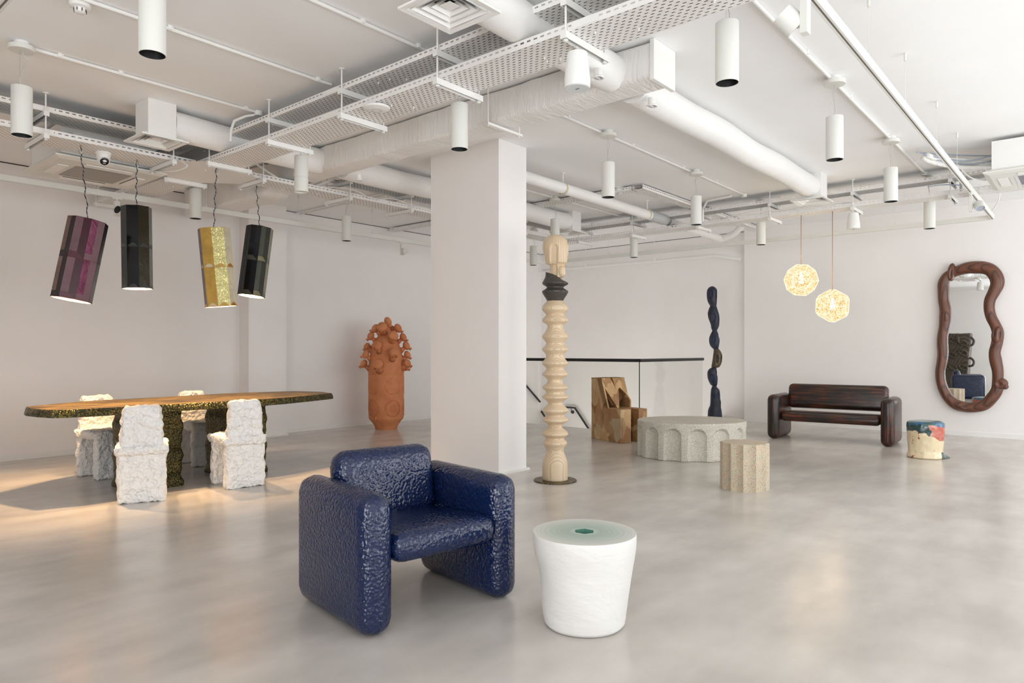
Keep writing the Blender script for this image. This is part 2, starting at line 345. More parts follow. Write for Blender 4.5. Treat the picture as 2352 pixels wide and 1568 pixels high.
c = t.mix(t.math('MULTIPLY', t.math('LESS_THAN', d, .07), t.math('GREATER_THAN', dx, .09)), c, rgb(34, 66, 62))
t.set(c, .22); t.b.inputs['Coat Weight'].default_value = .5; t.bump(t.noise(co, 14, 4), .4, .01); M['glaze'] = t.m
# blue totem
t = NT('dark_blue_patinated_wood'); n = t.noise(t.co((1, 1, .4)), 9, 4, .6, .5)
t.set(t.ramp(n, [(.3, rgb(26, 30, 44)), (.6, rgb(36, 42, 58)), (.8, rgb(44, 60, 92))]), .5); M['indigo'] = t.m
t = NT('brown_patinated_bronze'); n = t.noise(t.co((1, 1, .4)), 9, 4, .6, .5)
t.set(t.ramp(n, [(.3, rgb(66, 56, 46)), (.7, rgb(110, 96, 78))]), .4, .5); M['patina'] = t.m
M['indigohollow'] = plain('inky_blue_hollow', rgb(34, 46, 80), .5, var=.2, sc=20)
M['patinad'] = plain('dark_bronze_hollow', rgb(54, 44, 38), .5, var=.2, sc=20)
t = NT('cast_bronze_disc'); co = t.co(); n = t.noise(co, 40, 4, .6)
t.set(t.ramp(n, [(.4, rgb(60, 54, 44)), (.6, rgb(128, 108, 66)), (.75, rgb(190, 160, 90))]), .35, .8); t.bump(n, .8, .01); M['disc'] = t.m
M['mirror'] = plain('mirror_silver', (.88, .89, .88), .0, 1, var=0)
t = NT('clear_safety_glass'); t.set((.97, 1, .985), 0.0, 0); t.b.inputs['Transmission Weight'].default_value = 1; t.b.inputs['IOR'].default_value = 1.01
gl = t.n('ShaderNodeBsdfGlossy'); gl.inputs['Roughness'].default_value = 0.0; trn = t.n('ShaderNodeBsdfTransparent'); trn.inputs[0].default_value = (.948, .958, .95, 1)
lw_ = t.n('ShaderNodeLayerWeight'); lw_.inputs[0].default_value = .5; mx = t.n('ShaderNodeMixShader')
frs = t.math('ADD', .035, t.math('MULTIPLY', .9, t.math('POWER', lw_.outputs[1], 5)))
t.l(frs, mx.inputs[0]); t.l(trn.outputs[0], mx.inputs[1]); t.l(gl.outputs[0], mx.inputs[2]); t.l(mx.outputs[0], t.out.inputs[0]); M['glass'] = t.m
M['pane'] = NT('window_pane'); _p = M['pane']; _tr = _p.n('ShaderNodeBsdfTransparent'); _p.l(_tr.outputs[0], _p.out.inputs[0]); M['pane'] = _p.m
M['glassedge'] = plain('green_glass_edge', rgb(20, 52, 48), .1)
M['lens'] = plain('lamp_lens', rgb(170, 175, 188), .15)
M['grille'] = None
t = NT('air_unit_grille_mesh'); co = t.co(); sp = t.n('ShaderNodeSeparateXYZ'); t.l(co, sp.inputs[0])
g = t.math('ADD', t.math('LESS_THAN', t.math('FRACT', t.math('MULTIPLY', sp.outputs[0], 70)), .35), t.math('LESS_THAN', t.math('FRACT', t.math('MULTIPLY', sp.outputs[1], 70)), .35))
t.set(t.ramp(g, [(0, rgb(70, 64, 58)), (.5, rgb(200, 196, 190))], 'CONSTANT'), .6); M['grille'] = t.m
# ================================================================== the room
ZC = 3.38; YL = 9.46; XR = 12.1; X0 = -4.0; Y0 = -2.5
bm = bmesh.new(); box(bm, X0, 9.34, Y0, YL, -.25, 0); box(bm, 9.34, 12.2, Y0, 5.35, -.25, 0); struct('floor', bm, M['floor'])
bm = bmesh.new(); box(bm, X0-.2, 12.5, Y0-.2, YL+.2, ZC, ZC+.2); struct('ceiling', bm, M['ceil'])
bm = bmesh.new(); box(bm, X0-.2, 12.5, YL, YL+.2, -3, ZC); struct('wall_left', bm, M['wall'])
bm = bmesh.new(); box(bm, XR, 12.4, Y0-.2, 4.83, -3, ZC); box(bm, 12.2, 12.4, 4.83, YL, -3, ZC); struct('wall_right', bm, M['wall'])
bm = bmesh.new(); box(bm, 5.12, 5.715, 9.2, YL, 0, ZC); struct('trim_1', bm, M['wall'])          # pilaster
bm = bmesh.new(); box(bm, 5.26, 5.70, 4.62, 5.61, 0, ZC); struct('column', bm, M['wall'])
# shop front with its windows
def windowed(name, horiz, c, a0, a1, wins, out):
    bm = bmesh.new(); cur = a0
    def seg(p, q, z0, z1):
        if horiz: box(bm, p, q, min(c, c+out), max(c, c+out), z0, z1)
        else: box(bm, min(c, c+out), max(c, c+out), p, q, z0, z1)
    for x, w in wins:
        seg(cur, x, 0, ZC); seg(x, x+w, 0, .22); seg(x, x+w, 2.98, ZC); cur = x+w
    seg(cur, a1, 0, ZC); struct(name, bm, M['wall'])
windowed('wall_front', True, Y0, X0-.2, XR, WIN, -.15)
windowed('wall_back', False, X0, Y0, YL, [(-1.8, 3.4)], -.15)
wn = 0
for (x, w) in WIN+[(-1.8, 3.4)]:
    wn += 1; bm = bmesh.new(); last = wn == len(WIN)+1
    def wb(p, q, z0, z1, t=.03):
        if last: box(bm, X0-.09-t, X0-.09+t, p, q, z0, z1)
        else: box(bm, p, q, Y0-.09-t, Y0-.09+t, z0, z1)
    for p, q, z0, z1 in ((x, x+.06, .22, 2.98), (x+w-.06, x+w, .22, 2.98), (x+.06, x+w-.06, .22, .28), (x+.06, x+w-.06, 2.92, 2.98), (x+w/2-.03, x+w/2+.03, .28, 2.92)): wb(p, q, z0, z1)
    f = struct('window_%d' % wn, bm, M['white'])
    bm = bmesh.new(); wb(x+.06, x+w/2-.03, .28, 2.92, .004); wb(x+w/2+.03, x+w-.06, .28, 2.92, .004); obj('pane', bm, M['pane'], f)
# skirtings
def base(name, *bs):
    bm = bmesh.new()
    for b in bs: box(bm, *b)
    struct(name, bm, M['white'])
base('baseboard_left', (X0, 5.12, YL-.012, YL, 0, .06), (5.715, 9.34, YL-.012, YL, 0, .06), (5.10, 5.735, 9.17, 9.2, 0, .025), (5.715, 5.735, 9.2, YL-.012, 0, .025))
base('baseboard_right', (XR-.014, XR, Y0, 4.83, 0, .07), (12.186, 12.2, 4.83, 5.35, 0, .07))
base('baseboard_column', (5.235, 5.725, 4.59, 4.62, 0, .022), (5.235, 5.26, 4.62, 5.635, 0, .022), (5.70, 5.725, 4.62, 5.635, 0, .022), (5.26, 5.70, 5.61, 5.635, 0, .022))
# shadow gaps where walls meet ceiling
bm = bmesh.new(); box(bm, X0, 5.12, YL-.004, YL, ZC-.010, ZC); box(bm, 5.715, 12.2, YL-.004, YL, ZC-.008, ZC); box(bm, 12.196, 12.2, 4.83, YL-.004, ZC-.008, ZC); struct('trim_2', bm, M['dark'])
# stairwell going down behind the glass
bm = bmesh.new(); box(bm, 9.1, 9.34, 5.35, YL, -3, -.25); box(bm, 9.34, 12.2, 5.15, 5.35, -3, -.25); struct('wall_stairwell', bm, M['wall'])
bm = bmesh.new(); box(bm, 9.34, 12.2, 5.35, YL, -3.1, -3); struct('floor_stairwell', bm, M['floor'])
bm = bmesh.new()
for i in range(9): box(bm, 11.1, 12.2, 8.5-.27*(i+1), 8.5-.27*i, -3, -.95-.18*i)
box(bm, 9.5, 12.2, 8.5, YL, -1.1, -.8); struct('stair_flight', bm, M['floor'])
# glass guard
t = thing('glass_balustrade', (9.34, 5.35, 0), 'clear frameless glass guard with a black handrail round the stairwell', 'railing')
def gl(name, x0, x1, y0, y1, z0, z1, m): bm = bmesh.new(); box(bm, x0-9.34, x1-9.34, y0-5.35, y1-5.35, z0, z1); return obj(name, bm, m, t)
for a, b in ((5.37, 7.30), (7.32, 9.44)): gl('glass_panel', 9.35, 9.365, a, b, -.2, 1.075, M['glass'])
gl('glass_panel', 9.37, 11.56, 5.365, 5.38, -.2, 1.075, M['glass'])
gl('edge_strip', 9.35, 9.365, 5.362, 5.37, -.2, 1.075, M['glassedge']); gl('edge_strip', 9.366, 9.37, 5.365, 5.38, -.2, 1.075, M['glassedge'])
gl('base_channel', 9.342, 9.372, 5.36, 9.44, -.22, -.02, M['white']); gl('base_channel', 9.372, 11.56, 5.36, 5.385, -.22, -.02, M['white'])
obj('handrail', tube([(.02, 4.09, 1.1), (.02, .02, 1.1)], .026, 14), M['blackrail'], t, True, auto=40)
obj('handrail', tube([(.02, .02, 1.1), (2.24, .02, 1.1)], .026, 14), M['blackrail'], t, True, auto=40)
def wallrail(pts, brk, label, nrm):
    t = thing('wall_handrail', pts[0], label, 'railing'); o0 = Vector(pts[0])
    obj('rail', tube([Vector(p)-o0 for p in pts], .022, 12), M['blackrail'], t, True, auto=40)
    for b in brk:
        p = Vector(b)-o0; nv = Vector(nrm)
        obj('bracket', tube([p+Vector((0, 0, -.02)), p+Vector((0, 0, -.10)), p+Vector((0, 0, -.10))+nv*.06], .008, 8), M['blackrail'], t, True)
        bm = lathe(bmesh.new(), [(.035, 0), (.035, .012)], 20, frame_to(p+Vector((0, 0, -.10))+nv*.053, p+Vector((0, 0, -.10))+nv)); obj('wall_plate', bm, M['blackrail'], t, True, auto=40)
wallrail([(12.12, 8.74, .04), (12.12, 8.50, .04), (12.12, 7.55, -1.1)], [(12.12, 8.60, .04)], 'black stair handrail with a level top end, behind the glass beside the taped chair', (1, 0, 0))
wallrail([(10.9, 9.38, 1.02), (12.05, 9.38, .13)], [(11.2, 9.38, .79)], 'short upper stair handrail just right of the column foot, behind the glass', (0, 1, 0))
wallrail([(12.12, 9.40, -.08), (12.12, 8.95, -.60)], [(12.12, 9.1, -.43)], 'lower stair handrail partly hidden by the carved totem, behind the glass', (1, 0, 0))

# ================================================================== ceiling services
def hanger(x, y, along, label, z_lo=3.0, z_hi=3.185, L=.44, both=True, ztop=ZC):
    """trapeze: two channels on two threaded rods; along = direction the channel points"""
    t = thing('trapeze_hanger', (x, y, ztop), label, 'bracket', 'trapeze hangers under the cable trays', 0 if along == 'x' else PI/2)
    for nm, z in (('lower_channel', z_lo),)+((('upper_channel', z_hi),) if both else ()):
        bm = bmesh.new(); z -= ztop
        box(bm, 0, L, -.02, .02, z+.038, z+.041); box(bm, 0, L, -.02, -.0175, z, z+.038); box(bm, 0, L, .0175, .02, z, z+.038)
        box(bm, -.004, 0, -.02, .02, z, z+.041); box(bm, L, L+.004, -.02, .02, z, z+.041)
        obj(nm, bm, M['white'], t)
        bm = bmesh.new()
        for i in range(7): box(bm, .04+i*L/7.4, .065+i*L/7.4, -.0165, .0165, z+.030, z+.036)
        obj('slot_row', bm, M['dark'], bpy.data.objects[t.name].children[-1])
    for u in (.02, L-.02):
        bm = bmesh.new(); cyl(bm, u, 0, z_lo-ztop-.012, 0, .0065, 8); obj('rod', bm, M['white'], t, True, auto=40)
        bm = bmesh.new(); cyl(bm, u, 0, -.008, 0, .022, 10); obj('ceiling_plate', bm, M['white'], t); bm = bmesh.new(); cyl(bm, u, 0, z_lo-ztop-.01, z_lo-ztop, .014, 6); obj('nut', bm, M['white'], t)
    return t
def tray(name, a, b, c0, c1, z, along, label, fl=.05):
    """perforated channel tray from a to b, c0..c1 wide, its base at z"""
    L = abs(b-a); wd = c1-c0
    loc = (a, c0, z) if along == 'x' else (c1, a, z)
    o = thing(name, loc, label, 'cable tray', None, 0 if along == 'x' else PI/2)
    bm = bmesh.new(); q = lambda *p: bm.faces.new([bm.verts.new(v) for v in p])
    q((0, 0, 0), (L, 0, 0), (L, wd, 0), (0, wd, 0)); q((0, 0, 0), (L, 0, 0), (L, 0, fl), (0, 0, fl)); q((0, wd, 0), (L, wd, 0), (L, wd, fl), (0, wd, fl))
    q((0, 0, fl), (L, 0, fl), (L, .012, fl), (0, .012, fl)); q((0, wd, fl), (L, wd, fl), (L, wd-.012, fl), (0, wd-.012, fl))
    obj('tray_body', bm, M['tray'], o)
    n = max(1, int(L/2.4))
    for i in range(1, n+1):
        u = L*i/(n+1)
        for v in (-.003, wd+.001): bm = bmesh.new(); box(bm, u-.09, u+.09, v, v+.002, .006, fl-.006); obj('splice_plate', bm, M['white'], o)
    bm = bmesh.new()
    for k in range(int((wd-.03)/.03)): ring_tube(bm, [(.05+i*(L-.1)/12, .03+.03*k+.004*math.sin(i*2.3+k), .016) for i in range(13)], .0135, 6)
    tag(obj('slot_filler', bm, M['slotfill'], o, True), kind='stuff')  # strands added inside the tray to darken the view through its slots
    rr = random.Random(int(L*1000))
    for k in range(int(L/.6)):
        u = rr.uniform(.1, L-.1); v = rr.uniform(.05, wd-.05); bm = bmesh.new()
        lathe(bm, [(.004, -.015), (.004, -.005), (.009, -.004), (.009, -.001)], 8, Matrix.Translation((u, v, 0))); obj('bolt', bm, M['white'], o)
    return o
tray('cable_tray', -.2, 9.3, 3.20, 3.53, 3.044, 'y', 'widest perforated white tray running overhead towards the left wall, lower of two')
tray('cable_tray', -.2, 9.3, 3.21, 3.45, 3.230, 'y', 'perforated white tray close under the ceiling, upper of the two on the main run', .045)
tray('cable_tray', .6, 3.18, 6.70, 7.10, 3.046, 'x', 'perforated tray holding the dome camera over the dining table')
tray('cable_tray', .6, 3.18, 6.68, 7.00, 3.232, 'x', 'upper slotted tray above the camera tray, left of the boxed ceiling diffuser', .045)
tray('cable_tray', 3.56, 9.34, 6.70, 7.02, 3.046, 'x', 'lower perforated tray running from the tray crossing to behind the column')
tray('cable_tray', 4.9, 9.34, 6.70, 6.95, 3.232, 'x', 'upper slotted tray left of the column, above the wire draped one', .045)
tray('cable_tray', -.6, 7.1, 9.38, 9.66, 3.046, 'y', 'lower perforated tray crossing in front of the far right wall')
tray('cable_tray', -.6, 7.1, 9.38, 9.62, 3.232, 'y', 'upper slotted tray crossing in front of the far right wall', .045)
tray('ceiling_tray', 4.60, 9.38, 7.82, 7.95, 3.310, 'y', 'narrow perforated tray fixed flat to the ceiling beyond the column')
tray('ceiling_tray', 7.82, 12.0, 4.44, 4.585, 3.310, 'x', 'narrow ceiling tray turning towards the corner by the dark blue totem')
# flat cross plate at the crossing
bm = prism([(2.93, 6.73), (3.2, 6.45), (3.53, 6.45), (3.84, 6.73), (3.84, 7.06), (3.53, 7.36), (3.2, 7.36), (2.93, 7.06)], 3.0425, 3.0435)
tag(obj('crossing_plate', bm, M['white']), 'flat eight-sided white plate under the tray crossing over the table', 'tray fitting')
t = thing('tray_riser', (3.86, 7.0, 3.0), 'sloping slotted side rails stepping down beside the tray crossing', 'tray fitting')
for dy in (.07, -.20):
    obj('side_rail', tube([(-.25, dy, .27), (-.1, dy, .26), (.28, dy, .106), (.72, dy, .106), (1.0, dy, .25)], .011, 4, squash=(.14, 1), up=(0, 1, 0)), M['white'], t)
hl = ['nearest trapeze hanger by the large pendant speaker', 'trapeze hanger right below the top middle ceiling diffuser', 'trapeze hanger beside the domed wireless unit',
      'trapeze hanger in front of the second round duct', 'trapeze hanger whose bar carries the yellow lamp hook', 'trapeze hanger right beside the ceiling air unit corner',
      'trapeze hanger at the foot of the air unit, above the dark pendant', 'last trapeze hanger, against the left wall behind the spotlight']
for y, l in zip((2.30, 3.34, 4.38, 5.40, 6.45, 7.38, 8.48, 9.28), hl): hanger(3.17, y, 'x', l)
hl = ['trapeze hanger under the leftmost cylinder lamp, left of the camera', 'trapeze hanger between the camera and the tray crossing', 'trapeze hanger carrying the olive lamp hook',
      'trapeze hanger right of the grooved cylinder lamp', 'trapeze hanger with two white couplers, left of the column', 'trapeze hanger hidden partly by the column']
for x, l in zip((1.91, 2.95, 3.87, 4.97, 5.91, 8.2), hl): hanger(x, 6.64, 'y', l, both=x != 3.87, L=.5)
hl = ['trapeze hanger behind the spotlight at the right end of the track', 'trapeze hanger from which the smaller pendant speaker hangs', 'trapeze hanger above the upper glowing lamp',
      'trapeze hanger behind the slim cylinder lamp near the far pipe', 'trapeze hanger above the small cylinder lamp left of the pipe elbow', 'trapeze hanger beside the farthest boxed diffuser']
for y, l in zip((1.32, 2.36, 3.39, 4.42, 5.50, 6.50), hl): hanger(9.35, y, 'x', l, L=.43)
# ---------------- ducts
def rrect(w, h, r, seg=5):
    P = []
    for cx, cy, a0 in ((w/2-r, h/2-r, 0), (-w/2+r, h/2-r, PI/2), (-w/2+r, -h/2+r, PI), (w/2-r, -h/2+r, 1.5*PI)):
        for k in range(seg+1): a = a0+PI/2*k/seg; P.append((cx+r*math.cos(a), cy+r*math.sin(a)))
    return P
t = thing('main_air_duct', (4.385, 2.35, 3.245), 'wrapped white rectangular air duct running overhead to the left wall', 'air duct')
bm = bmesh.new(); prev = None; N = 120; bands = [1.05, 1.95, 2.9, 3.75, 4.55, 5.3, 6.0]
for i in range(N+1):
    y = 6.85*i/N; g = .007*abs(math.sin(y*2.1+.4))+.003*math.sin(y*9)
    for b in bands: g += .012*math.exp(-((y-b)/.05)**4)
    fat = max(0, min(1, (y-4.72)/.25)); fx, fz = 1+.28*fat, 1+.42*fat
    ring = [bm.verts.new((x*fx*(1+g*3), y, min(z*fz*(1+g*3)-.05*fat, .125)+.004*noise.noise(Vector((x*9, y*5, z*9))))) for x, z in rrect(.27, .25, .035)]
    if prev:
        n = len(ring)
        for k in range(n): bm.faces.new((prev[k], prev[(k+1) % n], ring[(k+1) % n], ring[k]))
    else: bm.faces.new(ring[::-1])
    prev = ring
bm.faces.new(prev); obj('duct_body', bm, M['duct'], t, True)
bm = bmesh.new(); box(bm, -.145, .165, -.03, 0, -.145, .133); obj('end_plate', bm, M['white'], t)
for k, (y, z) in enumerate(((1.45, -.165), (6.2, -.245))):
    bm = bmesh.new(); box(bm, -.21, .23, y-.02, y+.02, z, z+.02); 
    for u in (-.19, .21): cyl(bm, u, y, z-.01, .133, .006, 8)
    obj('support_bar', bm, M['white'], t)
def round_duct(x0, x1, y, label, r=.125, z=3.225):
    t = thing('round_duct', (x0, y, z), label, 'air duct'); L = x1-x0; n = int(abs(L)/.09)
    pts = [(L*i/n, .007*math.sin(i*.3), .005*math.sin(i*.4+1)) for i in range(n+1)]; s = 1 if L > 0 else -1
    rad = [r*(1+.018*math.sin(i*.45)+.03*math.exp(-((i-2)/3)**2)) for i in range(n+1)]
    obj('duct_skin', tube(pts, rad, 32), M['duct2'], t, True, auto=60); return t
round_duct(4.27, 2.71, 2.67, 'short fat round duct behind the top middle diffuser')
round_duct(4.56, 8.72, 2.67, 'long round white duct running to the diffuser box at the far right')
round_duct(4.27, 2.74, 6.25, 'round white duct between the left diffuser box and the wrapped duct')
round_duct(4.56, 8.69, 6.25, 'round white duct passing behind the column to the farthest diffuser box')
def diffuser(cx, cy, bx0, bx1, by0, by1, label, zb=3.065):
    t = thing('diffuser_box', (cx, cy, ZC), label, 'air vent'); o0 = ZC
    bm = bmesh.new(); z0, z1 = zb-o0+.012, 0
    _, fs = box(bm, bx0-cx, bx1-cx, by0-cy, by1-cy, z0, z1); bmesh.ops.delete(bm, geom=[f for f in fs if f.calc_center_median().z < z0+.001], context='FACES')
    obj('plenum', bm, M['white'], t)
    def sq(bm, h, w, za, zb_, s=1):   # square ring, half size h, inward width w, outer z za, inner z zb
        A = [bm.verts.new((sx*h, sy*h, za)) for sx, sy in ((-1, -1), (1, -1), (1, 1), (-1, 1))]
        B = [bm.verts.new((sx*(h-w), sy*(h-w), zb_)) for sx, sy in ((-1, -1), (1, -1), (1, 1), (-1, 1))]
        for k in range(4): bm.faces.new((A[k], A[(k+1) % 4], B[(k+1) % 4], B[k]))
    z = zb-o0
    bm = bmesh.new(); sq(bm, .195, .035, z, z+.004); sq(bm, .160, .0, z+.004, z+.03); sq(bm, .195, .0, z, z+.012); sq(bm, .195, .19, z+.012, z+.0125) if False else None
    obj('outer_frame', bm, M['white'], t)
    for i, h in enumerate((.145, .108, .071)):
        bm = bmesh.new(); sq(bm, h, .034, z+.002+.008*i, z+.045+.008*i); obj('louvre', bm, M['white'], t)
    bm = bmesh.new(); box(bm, -.036, .036, -.036, .036, z+.026, z+.03); obj('centre_plate', bm, M['white'], t)
    bm = bmesh.new(); box(bm, -.11, .11, -.11, .11, z+.075, z+.08); obj('damper', bm, M['dark'], t)
    return t
diffuser(2.64, 6.295, 2.50, 2.735, 6.12, 6.375, 'tall white box with a square louvred vent, over the dining table')
diffuser(2.632, 2.66, 2.51, 2.735, 2.53, 2.79, 'square louvred ceiling vent at the top middle of the view')
diffuser(8.85, 2.69, 8.70, 8.94, 2.54, 2.80, 'white box and louvred vent at the end of the long round duct')
diffuser(8.85, 6.285, 8.68, 8.905, 6.13, 6.39, 'small farthest diffuser box right above the carved totem head')
# pipe
t = thing('drain_pipe', (5.72, 4.93, 3.2), 'smooth white waste pipe running to the far corner, right of the column', 'pipe')
PO = 3.9-5.72
obj('pipe', tube([(0, 0, 0), (5.0+PO, 0, -.015)], .066, 24), M['white'], t, True, auto=50)
obj('pipe', tube([(5.55+PO, 0, -.03), (7.35+PO, 0, -.05)], .062, 24), M['white'], t, True, auto=50)
bm = bmesh.new()
prof = [(.067, 0)]+[(.072+.006*(i % 2), .03*i) for i in range(1, 14)]+[(.064, .56)]
lathe(bm, prof, 24, frame_to((4.98+PO, 0, -.015), (6+PO, 0, -.018))); obj('flexible_coupling', bm, plain('grey_rubber_sleeve', rgb(190, 192, 194), .6), t, True)
obj('elbow', tube(smooth_path([(7.3+PO, 0, -.05), (7.5+PO, .02, -.04), (7.52+PO, -.18, .02), (7.50+PO, -.34, .14)], 6), .055, 18), M['white'], t, True)
for u in (2.87, 4.9, 6.4):
    u += PO; bm = bmesh.new(); lathe(bm, [(.067, 0), (.075, .004), (.075, .024), (.067, .028)], 24, frame_to((u, 0, -.01), (u+1, 0, -.01)), False, False)
    obj('pipe_clip', bm, plain('cream_clip', rgb(214, 204, 178), .5), t, True, auto=40)
    bm = bmesh.new(); cyl(bm, u+.014, 0, .06, .175, .006, 8); cyl(bm, u+.014, 0, .172, .18, .025, 10); obj('clip_rod', bm, M['white'], t)
t = thing('heating_pipe', (12.1, 9.3, 3.0), 'slim white pipe hung high along the stair wall', 'pipe')
obj('pipe', tube(smooth_path([(-.02, 0, 0), (-.02, -3.2, -.02), (-.02, -3.9, -.02), (-.02, -4.1, -.06), (.04, -4.4, -.12)], 4), .03, 12), M['white'], t, True)
for v in (-1.1, -2.7):
    bm = bmesh.new(); cyl(bm, -.02, v, .03, .38, .006, 8); cyl(bm, -.02, v, -.03, .03, .036, 10); obj('clip_rod', bm, M['white'], t)
# conduits
def conduit(pts, label, r=.0125, boxes=(), saddles=()):
    o0 = Vector(pts[0]); t = thing('conduit', o0, label, 'conduit')
    obj('tube', tube([Vector(p)-o0 for p in pts], r, 12), M['white'], t, True, auto=50)
    for s in saddles:
        c = Vector(pts[0]).lerp(Vector(pts[1]), s)-o0; bm = bmesh.new(); box(bm, c.x-.012, c.x+.012, c.y-.018, c.y+.018, c.z-.008, c.z+.018); cyl(bm, c.x+.02, c.y, c.z+.0, c.z+.018, .011, 8)
        obj('saddle', bm, M['white'], t)
    for b in boxes:
        bm = bmesh.new(); c = Vector(b)-o0; cyl(bm, c.x, c.y, c.z-.03, c.z+.012, .034, 18); obj('junction_box', bm, M['white'], t, True, auto=40)
zc = ZC-.018
conduit([(3.9, 1.6, zc), (9.5, 1.6, zc)], 'thick conduit run at the right, over three cylinder lamps', saddles=(.22, .36, .42, .66, .72, .9), boxes=[(9.5, 1.6, zc)], r=.014)
conduit([(1.5, 4.67, zc), (3.30, 4.67, zc)], 'conduit from the top left smoke detector to the tray', saddles=(.3, .93))
conduit([(2.2, 3.63, zc), (3.40, 3.63, zc)], 'conduit at the top left of the louvred vent', saddles=(.5, .9))
conduit([(1.51, 5.71, zc), (3.27, 5.71, zc)], 'conduit from the leftmost lamp rose towards the trays', saddles=(.12, .35, .93), boxes=[(3.27, 5.71, zc)])
conduit([(4.7, 3.69, zc), (9.25, 3.69, zc)], 'conduit right of the column, over two cylinder lamps', saddles=(.1, .35, .6, .8), boxes=[(9.25, 3.69, zc)])
conduit([(5.8, 5.77, zc), (9.5, 5.77, zc)], 'conduit above the carved totem, passing its lamp rose', saddles=(.3, .5, .8))
conduit([(6.04, 7.3, zc), (6.04, 9.44, zc)], 'conduit meeting the left wall between table and column', saddles=(.2, .6))
conduit([(6.12, 7.3, zc), (6.12, 9.44, zc)], 'second conduit beside it, meeting the left wall by the pilaster', saddles=(.3, .75))
conduit([(9.02, 1.25, zc), (9.5, 1.25, zc), (9.62, 1.25, zc-.05), (9.64, 1.25, 3.1)], 'bent conduit dropping to the tray near the right end of the spot track', .016, boxes=[(9.0, 1.25, zc)])
conduit([(9.2, 3.85, zc), (9.2, 4.2, zc-.02), (9.32, 4.32, zc-.1), (9.34, 4.33, 3.1)], 'bent conduit dropping onto the far tray left of the duct box', .016)
conduit([(3.27, 5.74, zc-.012), (3.20, 5.80, zc-.03), (3.12, 5.85, 3.28), (3.10, 5.87, 3.2), (3.10, 5.88, 3.10)], 'bent white conduit curling in front of the left round duct', .012)
# ---------------- downlights
def downlight(x, y, label, split=False, zb=2.735, curve=.02):
    t = thing('pendant_downlight', (x, y, ZC), label, 'ceiling lamp', 'cylinder pendant downlights'); zb -= ZC; ht = .335; r = .0635
    bm = bmesh.new(); cyl(bm, 0, 0, -.03, 0, .045, 24); obj('junction_box', bm, M['white'], t, True, auto=40)
    bm = bmesh.new(); lathe(bm, [(.078, -.062), (.08, -.058), (.08, -.032), (.078, -.03)], 32); obj('canopy', bm, M['whitem'], t, True, auto=40)
    top = zb+ht
    obj('cord', tube(smooth_path([(.01, 0, -.06), (.01+curve*.1, 0, -.09), (.01-curve, .01, -.13-.0), (.01+curve*.8, 0, top+.06), (.0, 0, top)], 5), .0028, 6), M['cord'], t, True)
    obj('suspension_wire', tube([(-.012, 0, -.06), (-.012, 0, top)], .0009, 5), M['chrome'], t)
    bm = bmesh.new(); pr = [(.004, top), (r-.003, top), (r, top-.003)]
    if split: pr += [(r, zb+.135), (r-.004, zb+.134), (r-.004, zb+.128), (r, zb+.127)]
    pr += [(r, zb), (r-.0035, zb), (r-.0035, zb+.02)]
    lathe(bm, pr[::-1], 40, cap0=False, cap1=True); obj('housing', bm, M['whitem'], t, True, auto=40)
    bm = bmesh.new(); lathe(bm, [(r-.0036, zb+.001), (r-.006, zb+.03), (r-.02, zb+.075)], 32, cap0=False, cap1=True) if not split else lathe(bm, [(r-.004, zb+.012), (.002, zb+.013)], 32, cap0=False)
    obj('baffle', bm, M['black'] if not split else M['whitem'], t, True, auto=40)
    bm = bmesh.new(); lathe(bm, [(r-.022, zb+.072), (r-.03, zb+.064), (.004, zb+.062)], 24, cap0=False); obj('lens', bm, M['lens'], t, True)
    return t
DL = [((350, 127), 'cylinder lamp cut by the top edge, nearest at upper left'), ((50, 312), 'leftmost cylinder lamp, on a short flex near the left edge'),
      ((1670, 192), 'cylinder lamp at top right, below the main tray edge'), ((1055, 343), 'cylinder lamp hanging in front of the column top'),
      ((692, 441), 'grooved cylinder lamp with closed white base beside the wrapped duct'), ((449, 502), 'cylinder lamp between the black and the yellow faceted pendants'),
      ((1917, 367), 'cylinder lamp on a long flex beside the spot track'), ((1397, 453), 'cylinder lamp in front of the waste pipe'),
      ((2046, 463), 'cylinder lamp overlapping the far trays near the right corner'), ((1599, 516), 'cylinder lamp in front of the pipe elbow'),
      ((796, 553), 'cylinder lamp left of the column, over the clay vase'), ((2135, 525), 'cylinder lamp nearest above the wooden mirror'),
      ((1456, 591), 'small cylinder lamp over the glass guard'), ((1748, 562), 'small cylinder lamp left of the upper glowing lamp'),
      ((1225, 609), 'farthest cylinder lamp, half hidden by the column edge')]
for i, (p, l) in enumerate(DL):
    q = PZ(p[0], p[1]-(1 if i < 3 else 0), 2.735); downlight(q.x, q.y, l, i == 4, curve=(.02, -.025, .03)[i % 3])
q = PZ(1275, 460, 3.33); downlight(q.x, q.y, 'cylinder lamp right above the carved totem head')
